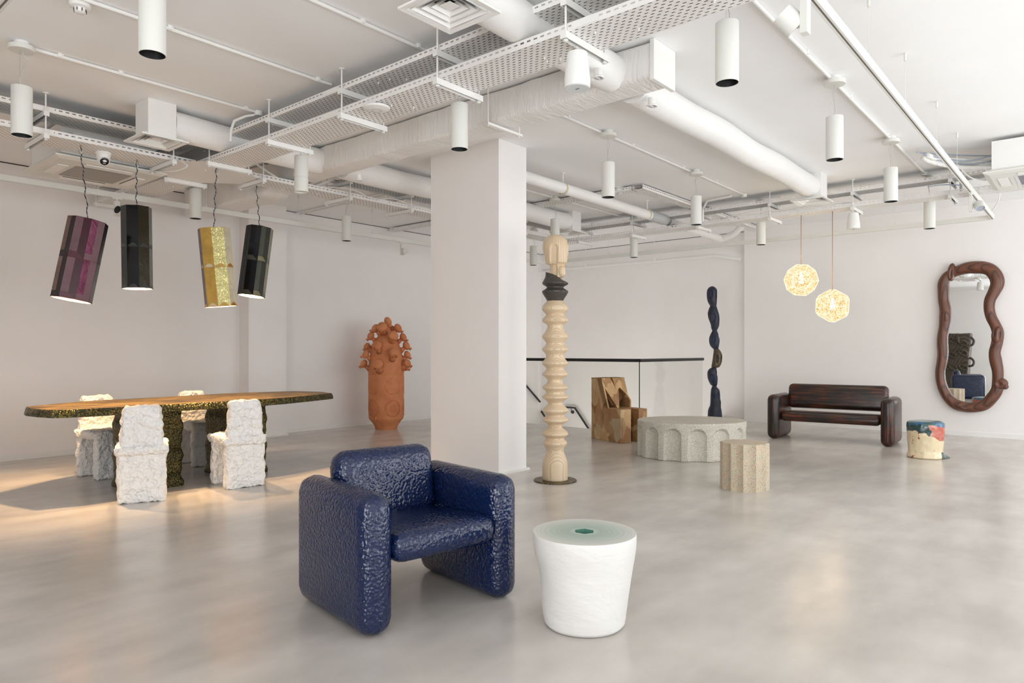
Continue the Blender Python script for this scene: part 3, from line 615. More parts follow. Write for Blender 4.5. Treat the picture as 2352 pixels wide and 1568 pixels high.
# ---------------- spot track: one suspended rectangle of lighting track
t = thing('lighting_track', (2.0, 1.07, 2.95), 'suspended white lighting track running round the room', 'track light rail')
def trk(p, q):
    p, q = Vector(p), Vector(q); M4 = frame_to(p, q); L = (q-p).length; bm = bmesh.new()
    horiz = abs((q-p).x) > .1
    w, h = .018, .03
    if horiz:
        box(bm, min(p.x, q.x), max(p.x, q.x), p.y-w, p.y+w, p.z+.004, p.z+2*h); box(bm, min(p.x, q.x), max(p.x, q.x), p.y-w, p.y-.006, p.z, p.z+.004); box(bm, min(p.x, q.x), max(p.x, q.x), p.y+.006, p.y+w, p.z, p.z+.004)
    else:
        box(bm, p.x-w, p.x+w, min(p.y, q.y), max(p.y, q.y), p.z+.004, p.z+2*h); box(bm, p.x-w, p.x-.006, min(p.y, q.y), max(p.y, q.y), p.z, p.z+.004); box(bm, p.x+.006, p.x+w, min(p.y, q.y), max(p.y, q.y), p.z, p.z+.004)
    obj('track_length', bm, M['whitem'], t)
    bm = bmesh.new()
    if horiz: box(bm, min(p.x, q.x)+.02, max(p.x, q.x)-.02, p.y-.005, p.y+.005, p.z+.0025, p.z+.0035)
    else: box(bm, p.x-.005, p.x+.005, min(p.y, q.y)+.02, max(p.y, q.y)-.02, p.z+.0025, p.z+.0035)
    obj('contact_slot', bm, plain('grey_slot', rgb(120, 110, 106), .6), t)
XA, XB, YA, YB = -1.0, 8.93, 0, 7.31
trk((XA, 0, 0), (XB, 0, 0)); trk((XB, 0, 0), (XB, YB, 0)); trk((XA, YB, 0), (XB, YB, 0)); trk((XA, 0, 0), (XA, YB, 0))
for (x, y) in [(4.6, 1.10), (5.63, 1.08), (6.89, 1.1), (8.0, 1.1), (10.92, 2.2), (10.92, 4.9), (10.92, 6.9), (5.39, 8.37), (6.65, 8.38), (2.9, 8.38), (4.1, 8.38)]:
    x -= 2.0; y = (0 if y < 1.5 else YB if y > 8 else y-1.07); bm = bmesh.new(); cyl(bm, x, y, .06, .428, .0012, 5); cyl(bm, x, y, .375, .428, .009, 8); cyl(bm, x, y, .06, .095, .006, 6); obj('suspension_wire', bm, M['whitem'], t)
def spot(x, y, ydir, label, aim, lens=False, sc=1.0, rz=0):
    t = thing('track_spotlight', (x, y, 2.95), label, 'spotlight', 'spotlights on the suspended track', rz)
    bm = bmesh.new(); box(bm, -.05, .05, -.014, .014, -.012, 0); cyl(bm, 0, 0, -.04, -.01, .012, 10); obj('adapter', bm, M['whitem'], t)
    bm = rbox(-.026, .026, -.018, .018, -.20, -.035, .003, 2); obj('gear_box', bm, M['whitem'], t)
    a = Vector(aim).normalized(); c = Vector((-.0, .075*ydir, -.15 if sc < 1.1 else -.115)); r = .047*sc; L = .085*sc
    F4 = Matrix.Translation(c) @ a.to_track_quat('Z', 'Y').to_matrix().to_4x4()
    bm = bmesh.new(); lathe(bm, [(r*.97, -L/2), (r, -L/2+.003), (r, L/2), (r-.003, L/2), (r-.004, L/2-.015)], 32, F4, True, False); obj('head', bm, M['whitem'], t, True, auto=40)
    bm = bmesh.new(); lathe(bm, [(r-.004, L/2-.012), (.002, L/2-.012)], 32, F4, False, True); obj('lens', bm, M['lens'] if lens else M['dark'], t, True)
    bm = tube([(0, .01*ydir, -.15), (0, .04*ydir, -.15)], .012, 10); obj('knuckle', bm, M['whitem'], t, True)
spot(3.09, 8.38, -1, 'spotlight on the left track in front of the wall, behind the maroon pendant', (-.3, -.2, .05))
spot(7.24, 8.38, -1, 'small spotlight on the left track just left of the column', (.4, -.3, -.7), sc=.85)
spot(3.42, 1.07, 1, 'large white spotlight at the top right, on the near end of the track', (-.4, .5, .62), sc=1.2)
spot(8.94, 1.07, -1, 'spotlight with a grey lens at the right end of the track', (-.5, -.25, -.75), True)
# ---------------- speakers, sensors, camera
def speaker(x, y, ztop, hgt, r0, r1, label, wire):
    t = thing('pendant_speaker', (x, y, ztop), label, 'speaker'); bm = bmesh.new()
    lathe(bm, [(r0*.8, 0), (r0*.96, -.006), (r0, -.02), (r1*.99, -hgt*.75), (r1, -hgt*.78), (r1*.985, -hgt*.80), (r1, -hgt*.82), (r1*.98, -hgt*.97), (r1*.93, -hgt)][::-1], 40); obj('body', bm, M['white'], t, True, auto=35)
    bm = bmesh.new(); lathe(bm, [(r1*.88, -hgt-.001), (r1*.88, -hgt-.004)], 40); obj('grille', bm, plain('speaker_grille', rgb(222, 224, 226), .6), t, True, auto=35)
    bm = bmesh.new(); box(bm, -.004, .004, -.012, .012, -hgt-.006, -hgt-.004); obj('badge', bm, plain('grey_badge', rgb(110, 110, 110), .5), t)
    obj('hanging_wire', tube([(-.03, 0, 0), (0, 0, wire*.6), (.03, 0, 0), (0, 0, wire*.6), (0, 0, wire)], .003, 6), M['white'], t)
speaker(3.304, 2.30, 2.965, .205, .060, .075, 'large white pendant speaker hanging under the main tray', .035)
speaker(9.40, 2.36, 2.972, .20, .060, .078, 'smaller pendant speaker hanging in front of the right wall', .03)
def dome(name, x, y, z, prof, label, cat, extra=None):
    t = thing(name, (x, y, z), label, cat); bm = bmesh.new(); lathe(bm, prof[::-1], 36); obj('housing', bm, M['white'], t, True, auto=35)
    return t
sp_ = [(.062, 0), (.062, -.012), (.05, -.014), (.05, -.02), (.06, -.022), (.057, -.045), (.034, -.052), (.030, -.075), (.018, -.082)]
for (x, y, l) in ((1.54, 4.74, 'smoke detector at the top left corner of the ceiling'), (7.87, 4.80, 'smoke detector behind the lamp in front of the waste pipe')):
    t = dome('smoke_detector', x, y, ZC, sp_, l, 'smoke detector'); bm = bmesh.new()
    for k in range(8): a = k*PI/4; box(bm, -.002, .002, .0335, .036, -.074, -.055, Matrix.Rotation(a, 4, 'Z'))
    obj('vent_slot', bm, M['dark'], t)
t = dome('wireless_access_point', 3.25, 4.04, 3.041, [(.03, 0), (.085, -.006), (.098, -.014), (.09, -.026), (.05, -.036), (.03, -.038)], 'white domed wireless unit under the main tray', 'wireless unit')
bm = bmesh.new(); lathe(bm, [(.032, -.0385), (.034, -.0395), (.036, -.0385)], 24, cap0=False, cap1=False); obj('light_ring', bm, M['greyblue'], t)
t = thing('dome_camera', (2.43, 6.90, 3.044), 'white dome security camera with a black face under the left tray', 'camera')
bm = bmesh.new(); lathe(bm, [(.064, 0), (.064, -.018), (.056, -.024), (.054, -.055), (.045, -.085), (.022, -.105), (.004, -.108)][::-1], 36); obj('housing', bm, M['white'], t, True, auto=40)
a = Vector((-.05, -.80, -.60)).normalized(); F4 = frame_to(Vector((0, 0, -.062)), Vector((0, 0, -.062))+a)
bm = bmesh.new(); lathe(bm, [(.046, .0), (.046, .03), (.04, .042)], 32, F4); obj('eyeball', bm, M['white'], t, True, auto=40)
bm = bmesh.new(); lathe(bm, [(.037, .0425), (.034, .046), (.004, .047)], 32, F4, False); obj('face', bm, plain('glossy_black_plastic', (.01, .01, .012), .12), t, True)
bm = bmesh.new(); box(bm, -.012, .012, -.020, -.012, .046, .048, F4); obj('sensor_window', bm, M['lens'], t)
for i, (px, py, l) in enumerate(((1373, 176, 'round air balancing valve on the wrapped duct beside the large speaker'), (1497, 241, 'small round valve at the start of the long round duct'), (824, 412, 'small round valve under the duct left of the column'))):
    q = PZ(px, py, 3.07); t = thing('air_valve', q, l, 'air vent'); bm = bmesh.new()
    lathe(bm, [(.030, -.010), (.040, -.014), (.041, -.004), (.030, .004), (.028, .05)], 28, cap0=False); obj('collar', bm, M['white'], t, True, auto=40)
    bm = bmesh.new(); box(bm, -.029, .029, -.0015, .0015, -.012, .0); obj('vane', bm, M['white'], t)
# ---------------- cassette air conditioners
def cassette(x0, x1, y0, y1, z, label, slats=False):
    cx, cy = (x0+x1)/2, (y0+y1)/2; t = thing('cassette_air_conditioner', (cx, cy, ZC), label, 'air conditioner'); z -= ZC; hx, hy = (x1-x0)/2, (y1-y0)/2
    bm = bmesh.new(); box(bm, -hx*.86, hx*.86, -hy*.86, hy*.86, z+.06, z+.34 if z+.34 < -.02 else -.02); obj('casing', bm, M['white'], t)
    bm = bmesh.new(); A = []
    for h, zz in ((.86, z+.062), (1.0, z+.03), (1.0, z+.018), (.90, z)): A.append([bm.verts.new((sx*hx*h, sy*hy*h, zz)) for sx, sy in ((-1, -1), (1, -1), (1, 1), (-1, 1))])
    bm.faces.new(A[0]); bm.faces.new(A[-1])
    for P, Q in zip(A, A[1:]):
        for k in range(4): bm.faces.new((P[k], P[(k+1) % 4], Q[(k+1) % 4], Q[k]))
    obj('fascia', bm, M['whitem'], t)
    bm = bmesh.new(); box(bm, -hx*.5, hx*.5, -hy*.5, hy*.5, z-.004, z-.001)
    if slats:
        obj('return_grille', bm, plain('grille_panel', rgb(226, 226, 226), .5), t); bm = bmesh.new()
        for k in range(16): u = -hx*.46+k*hx*.92/15; box(bm, u-.004, u+.004, -hy*.44, hy*.44, z-.006, z-.0045)
        obj('grille_slot', bm, plain('deep_slot', rgb(60, 56, 84), .7), t)
    else: obj('return_grille', bm, M['grille'], t)
    for sx, sy in ((1, 0), (-1, 0), (0, 1), (0, -1)):
        bm = bmesh.new(); c = (sx*hx*.70, sy*hy*.70); w_ = (.045, hy*.42) if sx else (hx*.42, .045)
        box(bm, c[0]-w_[0], c[0]+w_[0], c[1]-w_[1], c[1]+w_[1], z-.008, z-.001); obj('air_flap', bm, M['white'], t)
        bm = bmesh.new(); e = (.006, hy*.40) if sx else (hx*.40, .006); cc = (sx*hx*.615, sy*hy*.615)
        box(bm, cc[0]-e[0], cc[0]+e[0], cc[1]-e[1], cc[1]+e[1], z-.005, z-.0005); obj('air_slot', bm, M['dark'], t)
    return t
t = cassette(2.12, 3.10, 7.13, 8.11, 2.99, 'ceiling cassette air unit behind the dining table pendants')
t = cassette(8.35, 9.30, -.05, .90, 3.0, 'ceiling cassette air unit at the right edge of the view', True)
bm = bmesh.new(); box(bm, -.1, .1, .415, .435, -.29, -.15); obj('control_box', bm, M['greyblue'], t)
# tangle of pipes and cables beside the right air unit
t = thing('cable_bundle', (8.7, 1.35, 3.2), 'tangle of pale insulated pipes and cables beside the right air unit', 'cables')
for k, (pts, r, m) in enumerate((
    ([(-.42, .02, .07), (-.2, -.06, .06), (.05, -.30, .05), (.18, -.52, .0)], .028, 'duct'), ([(-.42, .06, .05), (-.25, .0, .03), (-.05, -.22, -.02), (.02, -.5, -.06)], .024, 'duct'),
    ([(-.5, .1, .1), (-.2, .0, .13), (.1, -.35, .11), (.3, -.7, .1)], .007, 'greyblue'), ([(-.44, .05, .08), (-.1, -.25, .03), (.0, -.45, .06), (.15, -.62, .12)], .007, 'greyblue'),
    ([(-.3, .0, .05), (-.05, -.3, -.0), (.1, -.6, .04)], .006, 'greyblue'), ([(-.1, -.2, 0), (.05, -.3, -.12), (.2, -.42, -.14), (.2, -.6, -.05)], .006, 'white'),
    ([(0, -.22, -.02), (.15, -.3, -.11), (.22, -.5, -.12), (.25, -.7, 0)], .006, 'white'), ([(.4, .15, -.09), (.5, .0, -.07), (.55, -.2, -.1)], .006, 'greyblue'))):
    obj('cable' if r < .02 else 'insulated_pipe', tube(smooth_path(pts, 8), r, 10), M[m], t, True)
def strand(name, pts, r, m, label, cat='cable'):
    o0 = Vector(pts[0]); o = obj(name, tube([Vector(p)-o0 for p in smooth_path(pts, 8)], r, 8), M[m], None, True, loc=o0); return tag(o, label, cat)
strand('cable', [(4.6, 6.72, 3.10), (5.0, 6.66, 3.125), (5.3, 6.665, 3.07), (5.6, 6.66, 3.12), (5.9, 6.665, 3.10), (6.3, 6.68, 3.10)], .005, 'white', 'thin white wire draped along the tray left of the column')
strand('cable', [(3.0, 6.72, 3.075), (3.05, 6.6, 3.0), (3.02, 6.75, 2.97), (2.95, 7.05, 3.0), (2.98, 7.16, 3.06)], .006, 'white', 'white cable looping below the tray next to the blue plug')
strand('cable', [(9.42, 4.1, 3.11), (9.36, 3.7, 3.13), (9.40, 3.2, 3.12), (9.37, 2.7, 3.125), (9.45, 2.4, 3.11)], .009, 'white', 'cable lying over the edge of the far lower tray above the glowing lamps')
strand('cable', [(10.75, 1.07, 3.02), (10.6, .98, 3.12), (10.45, .95, 3.25), (10.4, .95, 3.376)], .007, 'white', 'white feed cable hanging down to the far right corner of the spot track')
bm = rbox(2.86, 2.96, 7.135, 7.19, 3.07, 3.14, .01, 2)
q_ = obj('junction_plug', bm, M['blue']); tag(q_, 'small blue connector box between air unit and trays', 'connector')
bm = rbox(2.25, 2.95, 7.112, 7.124, 3.13, 3.23, .004, 2); tag(obj('trunking', bm, M['white']), 'white plastic trunking strip behind the dome camera', 'trunking')
# ================================================================== seating and tables
def place(bm, R4): bmesh.ops.transform(bm, matrix=R4, verts=bm.verts)
# ---------------- navy armchair
t = thing('armchair', (2.353, 2.680, 0), 'glossy navy blue dimpled armchair with thick rounded slab arms', 'armchair', rz=math.radians(-9.3))
for s in (-1, 1): obj('arm', rbox(s*.361-.082, s*.361+.082, -.366, .366, 0, .624, .078, 8), M['navy'], t, True)
bm = rbox(-.290, .290, -.375, .20, -.07, .07, .062, 8); place(bm, Matrix.Translation((0, 0, .352)) @ Matrix.Rotation(math.radians(-3), 4, 'X')); obj('seat', bm, M['navy'], t, True)
bm = rbox(-.290, .290, -.085, .085, -.19, .19, .078, 8); place(bm, Matrix.Translation((0, .235, .548)) @ Matrix.Rotation(math.radians(-9), 4, 'X')); obj('backrest', bm, M['navy'], t, True)
# ---------------- dark wooden sofa
a, b = PD(1792, 1006, 9.95), PD(2043, 1025, 9.09)
t = thing('wooden_sofa', (10.34, 2.86, 0), 'dark lacquered wooden slab bench seat against the right wall', 'bench', rz=math.radians(-86.5))
for s in (-1, 1): obj('arm', rbox(s*.725-.085, s*.725+.085, -.36, .36, 0, .625, .075, 6), M['pineZ'], t, True)
bm = rbox(-.64, .64, -.30, .20, -.064, .064, .060, 6); place(bm, Matrix.Translation((0, 0, .318))); obj('seat', bm, M['pineX'], t, True)
bm = rbox(-.66, .66, -.075, .075, -.178, .178, .065, 6); place(bm, Matrix.Translation((0, .245, .588)) @ Matrix.Rotation(math.radians(-8), 4, 'X')); obj('backrest', bm, M['pineX'], t, True)
# ---------------- white stool with laminated top
ctr = PD(1342, 1, 3.2); t = thing('side_table', (ctr.x, ctr.y, 0), 'white plaster drum side table with pale green ringed top', 'side table')
def wob(r, z, a):
    n = noise.noise(Vector((math.cos(a)*1.3, math.sin(a)*1.3, z*5)))
    return r*(1+.022*n*min(1, (.43-z)*5))-.010*math.exp(-((z-.2)/.12)**2)*max(0, math.cos(a-math.radians(110)))
prof = [(.165, 0), (.176, .004), (.184, .014), (.189, .04), (.198, .10), (.206, .16), (.213, .22), (.220, .27), (.228, .31), (.2345, .35), (.237, .38), (.2375, .405), (.2365, .4195), (.2355, .4205)]
P2 = []
for (r0, z0), (r1, z1) in zip(prof, prof[1:]):
    for k in range(4): P2.append((r0+(r1-r0)*k/4, z0+(z1-z0)*k/4))
P2.append(prof[-1])
obj('drum', lathe(bmesh.new(), P2, 96, fn=wob, cap1=False), M['porcelain'], t, True, auto=50)
def hexr(r, z, a): return r*math.cos(PI/6)/math.cos((a+PI/7) % (PI/3)-PI/6) if r < .06 else wob(r, .4205, a)
bm = lathe(bmesh.new(), [(.2355, .4206), (.19, .4208), (.10, .4208), (.048, .4208)], 96, fn=hexr, cap0=False, cap1=False); obj('ringed_top', bm, M['rings'], t)
bm = lathe(bmesh.new(), [(.048, .4208), (.046, .30)], 96, fn=hexr, cap0=False); obj('hexagonal_well', bm, M['jade'], t)
# ---------------- big fluted table
ctr = PD(1588, 1, 8.28); t = thing('coffee_table', (ctr.x, ctr.y, 0), 'large oval grey stone coffee table carved with arched niches', 'coffee table', rz=-math.radians(49.8))
bm = bmesh.new(); seg = 336; NN = 14; zs = [0]+[.008]+[.428*k/30 for k in range(1, 29)]+[.418, .4245, .428]; rings = []
def ell(a, k=1): return Vector((.635*math.cos(a)*k, .50*math.sin(a)*k, 0))
for z in zs:
    ring = []
    for k in range(seg):
        a = 2*PI*k/seg; u = ((a/(2*PI)*NN+.2) % 1-.5)*.257; w = .092; ins = 0
        if abs(u) < w:
            top = .275+math.sqrt(max(0, w*w-u*u)); edge = min(1, max(0, (top-z)/.012))
            ins = .040*(1-(u/w)**2)**.6*edge
        if z < .008: ins += .010
        if z > .42: ins += .006*(z-.42)/.008
        p = ell(a); n = Vector((p.x/.635**2, p.y/.5**2, 0)).normalized(); q_ = p-n*ins; q_.z = z
        q_ += n*.0015*noise.noise(Vector((q_.x*20, q_.y*20, z*20))); ring.append(bm.verts.new(q_))
    rings.append(ring)
for A, B in zip(rings, rings[1:]):
    for k in range(seg): bm.faces.new((A[k], A[(k+1) % seg], B[(k+1) % seg], B[k]))
bm.faces.new(rings[0][::-1]); bm.faces.new(rings[-1]); obj('table_body', bm, M['granite'], t, True, auto=38)
# ---------------- small fluted stool
ctr = PD(1710, 1, 6.335); t = thing('fluted_stool', (ctr.x, ctr.y, 0), 'small fluted column stool in green and pink speckled terrazzo', 'stool')
def fl(r, z, a): u = ((a/(2*PI)*12+.35) % 1-.5)*2; return r-.021*(1-u*u)-(.004 if z > .417 else 0)
obj('stool_body', lathe(bmesh.new(), [(.216, 0), (.216, .08), (.216, .16), (.216, .25), (.216, .34), (.2155, .4165), (.214, .42)], 192, fn=fl), M['terrazzo'], t, True, auto=30)
# ---------------- glazed stool
ctr = PD(2126, 1, 8.16); t = thing('ceramic_stool', (ctr.x, ctr.y, 0), 'lumpy ceramic stool glazed blue, rust and cream below the mirror', 'stool')
def lump(r, z, a):
    v = Vector((math.cos(a), math.sin(a), z*4)); aR = math.atan2(-.7638, .6455)
    d = abs((a-aR+PI) % (2*PI)-PI)
    return r*(1+.05*noise.noise(v*1.5+Vector((3, 0, 0)))+.03*noise.noise(v*4))+.10*math.exp(-(d/.40)**2)*max(0, 1-z/.045)
prof = [(.175, 0), (.192, .006), (.196, .02), (.190, .045), (.182, .07), (.181, .12), (.183, .17), (.187, .22), (.192, .27), (.194, .32), (.195, .37), (.190, .40), (.180, .417), (.155, .428), (.10, .431), (.04, .430)]
P2 = [tuple(v)[:2] for v in smooth_path([(r, z, 0) for r, z in prof], 3)]
obj('stool_body', lathe(bmesh.new(), P2, 80, fn=lump), M['glaze'], t, True)
# ---------------- taped N chair
t = thing('sculptural_chair', (8.083, 4.921, 0), 'angular chair covered in brown kraft tape with an N shaped back', 'chair', rz=-math.radians(21.7))
side = [(.69, 0), (.69, .868), (.45, .868), (.285, .455), (0, .455), (0, 0)]
def sidepanel(x0, x1, poly):
    bm = bmesh.new(); A = [bm.verts.new((x0, y, z)) for y, z in poly]; B = [bm.verts.new((x1, y, z)) for y, z in poly]
    bm.faces.new(A); bm.faces.new(B[::-1])
    for k in range(len(poly)): bm.faces.new((A[k], B[k], B[(k+1) % len(poly)], A[(k+1) % len(poly)]))
    return bm
def soft(bm, r=.006):
    bmesh.ops.recalc_face_normals(bm, faces=bm.faces); bmesh.ops.bevel(bm, geom=bm.edges[:], offset=r, segments=2, profile=.5, affect='EDGES'); return bm
obj('side_panel', soft(sidepanel(0, .02, side)), M['kraft'], t)
obj('side_panel', soft(sidepanel(.375, .40, [(.69, 0), (.69, .868), (.45, .868), (.36, .64), (.285, .55), (.285, .0)])), M['kraft'], t)
for x0, x1 in ((.02, .175), (.305, .45)):
    bm = bmesh.new(); box(bm, x0, x1, 0, .50, 0, .455); obj('leg', soft(bm), M['kraft'], t)
bm = bmesh.new(); box(bm, .175, .305, .16, .58, .30, .453); obj('seat', bm, M['kraft'], t)
bm = bmesh.new(); box(bm, .02, .375, .60, .685, .0, .86); obj('back_board', bm, M['kraftdark'], t)
def slope(poly, name, dep_=.10):
    f = lambda x, s, o: (x, .285+.165*s+o, .455+.413*s)
    bm = bmesh.new(); A = [bm.verts.new(f(x, s, -.002)) for x, s in poly]; B = [bm.verts.new(f(x, s, dep_)) for x, s in poly]
    bm.faces.new(A); bm.faces.new(B[::-1]); n = len(poly)
    for k in range(n): bm.faces.new((A[k], B[k], B[(k+1) % n], A[(k+1) % n]))
    bmesh.ops.triangulate(bm, faces=[q for q in bm.faces if len(q.verts) > 4]); obj(name, bm, M['kraft'], t)
slope([(0, 1), (.152, 1), (.213, .60), (.18, .0), (.163, 0), (.022, .66), (.022, 0), (0, 0)], 'diagonal_strut')
slope([(.188, 1), (.392, 1), (.392, .36), (.285, .66), (.255, .64), (.192, 0), (.18, 0), (.213, .60)], 'corner_strut')
bm = bmesh.new(); box(bm, .0, .152, .44, .69, .845, .868); box(bm, .188, .40, .44, .69, .845, .868); obj('top_panel', bm, M['kraft'], t)
# ---------------- dining table
poly = [(1.88, 6.74), (1.93, 6.56), (2.10, 6.50), (2.5, 6.47), (2.9, 6.46), (3.2, 6.43), (3.72, 6.41), (4.0, 6.46), (4.42, 6.60), (4.78, 6.74), (4.86, 7.05), (4.73, 7.42), (4.40, 7.56), (4.0, 7.63), (3.35, 7.57), (2.9, 7.53), (2.46, 7.49), (2.2, 7.36), (1.9, 7.16), (1.86, 6.95)]
cx, cy = 3.35, 7.0; t = thing('dining_table', (cx, cy, 0), 'long bronze slab dining table with hammered wavy pedestals', 'table')
bm = bmesh.new(); outl = []
n = len(poly)
for i in range(n):
    p, q = Vector(poly[i]), Vector(poly[(i+1) % n]); k = max(1, int((q-p).length/.03))
    for s in range(k): outl.append(p.lerp(q, s/k))
def trg(off, z, jag):
    c = Vector((cx, cy)); R_ = []
    for i, p in enumerate(outl):
        d = (p-c); nrm = d.normalized(); j = jag*noise.noise(Vector((p.x*9, p.y*9, z*20)))
        co = p+nrm*(off+j)-c; R_.append(bm.verts.new((co.x, co.y, z)))
    return R_
RG = [trg(-.05, .692, .008), trg(.012, .698, .008), trg(.006, .73, .006), trg(-.004, .752, .004), trg(-.012, .7625, .003)]
for A, B in zip(RG, RG[1:]):
    for k in range(len(A)):
        f_ = bm.faces.new((A[k], A[(k+1) % len(A)], B[(k+1) % len(A)], B[k]))
bm.faces.new(RG[0][::-1]); ft = bm.faces.new(RG[-1]); ft.material_index = 1
obj('table_top', bm, [M['bronze'], M['bronzetop']], t)
def pedestal(x0, x1, y0, y1):
    bm = bmesh.new(); prev = None
    for i in range(61):
        z = .695*i/60; w1 = .009*math.sin(z*25+1)+.006*math.sin(z*47); w2 = .008*math.sin(z*29+2.2)+.005*math.sin(z*53); ring = []
        hx, hy = (x1-x0)/2, (y1-y0)/2; mx, my = (x0+x1)/2-cx, (y0+y1)/2-cy
        for px, py in rrect(2*hx+w1*2, 2*hy+w2*2, .03, 3)[:]:
            ring.append((px, py))
        R2 = []
        m_ = len(ring)
        for k in range(m_):
            a_, b_ = Vector(ring[k]), Vector(ring[(k+1) % m_]); kk = max(1, int((b_-a_).length/.03))
            for s in range(kk):
                p = a_.lerp(b_, s/kk) ; R2.append((p.x, p.y))
        tgt = 68
        # resample to a constant count
        acc = [0]; 
        for k in range(len(R2)): acc.append(acc[-1]+(Vector(R2[(k+1) % len(R2)])-Vector(R2[k])).length)
        out = []
        j = 0
        for s in range(tgt):
            d = acc[-1]*s/tgt
            while acc[j+1] < d: j += 1
            f_ = (d-acc[j])/max(1e-9, acc[j+1]-acc[j]); p = Vector(R2[j]).lerp(Vector(R2[(j+1) % len(R2)]), f_)
            nn = .006*noise.noise(Vector((p.x*14, p.y*14, z*14))); p *= 1+nn/.2
            out.append(bm.verts.new((mx+p.x, my+p.y, z)))
        if prev:
            for k in range(tgt): bm.faces.new((prev[k], prev[(k+1) % tgt], out[(k+1) % tgt], out[k]))
        else: bm.faces.new(out[::-1])
        prev = out
    bm.faces.new(prev); obj('pedestal', bm, M['bronze'], t, True, auto=60)
pedestal(2.53, 2.97, 6.50, 6.98); pedestal(3.44, 3.87, 6.58, 7.06)
# ---------------- plaster chairs
def plaster_chair(x, y, rz, label, seed):
    t = thing('dining_chair', (x, y, 0), label, 'chair', 'white plaster dining chairs round the bronze table', math.radians(rz))
    def blob(name, x0, x1, y0, y1, z0, z1, r, arch=False, fl=None, taper=0):
        bm = rbox(x0, x1, y0, y1, z0, z1, r, 3)
        if arch:
            for v in bm.verts:
                s = max(0, (v.co.z-(z1-.17))/.17); v.co.x *= 1-.20*s*s; v.co.z -= .035*s*(v.co.x/x1)**2 if s > .3 else 0
        if taper:
            for v in bm.verts: v.co.x *= 1-taper*math.sin(PI*max(0, min(1, (v.co.z-z0)/(z1-z0))))
        subdiv(bm, .021); rough(bm, .016, 20, seed, fl); obj(name, bm, M['plaster'], t, True)
    blob('leg_panel', -.178, .178, 0, .085, 0, .42, .022, fl=0, taper=-.03)
    blob('leg_panel', -.178, .178, .335, .42, 0, .42, .022, fl=0, taper=-.03)
    blob('seat', -.195, .195, -.018, .455, .385, .475, .03)
    blob('backrest', -.168, .168, 0, .088, .44, .815, .03, arch=True)
plaster_chair(2.403, 6.01, -23.3, 'white plaster dining chair at the near left side, back to the viewer', 1)
plaster_chair(3.290, 5.953, -7.4, 'white plaster dining chair at the near right side, turned a little', 2)
plaster_chair(2.66, 7.80, 187, 'white plaster dining chair behind the table at its left end', 3)
plaster_chair(3.64, 7.83, 184, 'white plaster dining chair behind the table between the pedestals', 4)
# ---------------- faceted pendants
def leather(name, col, rough=.25, metal=.0, crinkle=.0, spark=False):
    t = NT(name); co = t.co(); n = t.noise(co, 9, 5, .65, 1)
    c = t.ramp(n, [(.35, tuple(v*.75 for v in col)), (.65, col)])
    t.set(c, rough, metal); t.b.inputs['Specular IOR Level'].default_value = .28
    if spark: t.set(t.mix(t.ramp(t.noise(t.co((1, 1, .7)), 85, 3, .6), [(.56, (0, 0, 0)), (.62, (1, 1, 1))]), c, rgb(238, 228, 170)), rough, metal)
    if crinkle: t.bump(n, crinkle, .02)
    return t.m
warm = (1.0, .64, .33)
LIN = NT('warm_white_lamp_lining'); LIN = LIN.set(rgb(196, 176, 146), .7)
BLB = NT('lit_frosted_bulb'); BLB.b.inputs['Emission Color'].default_value = (1, .78, .5, 1); BLB.b.inputs['Emission Strength'].default_value = 14; BLB = BLB.set((1, .95, .85), .4)
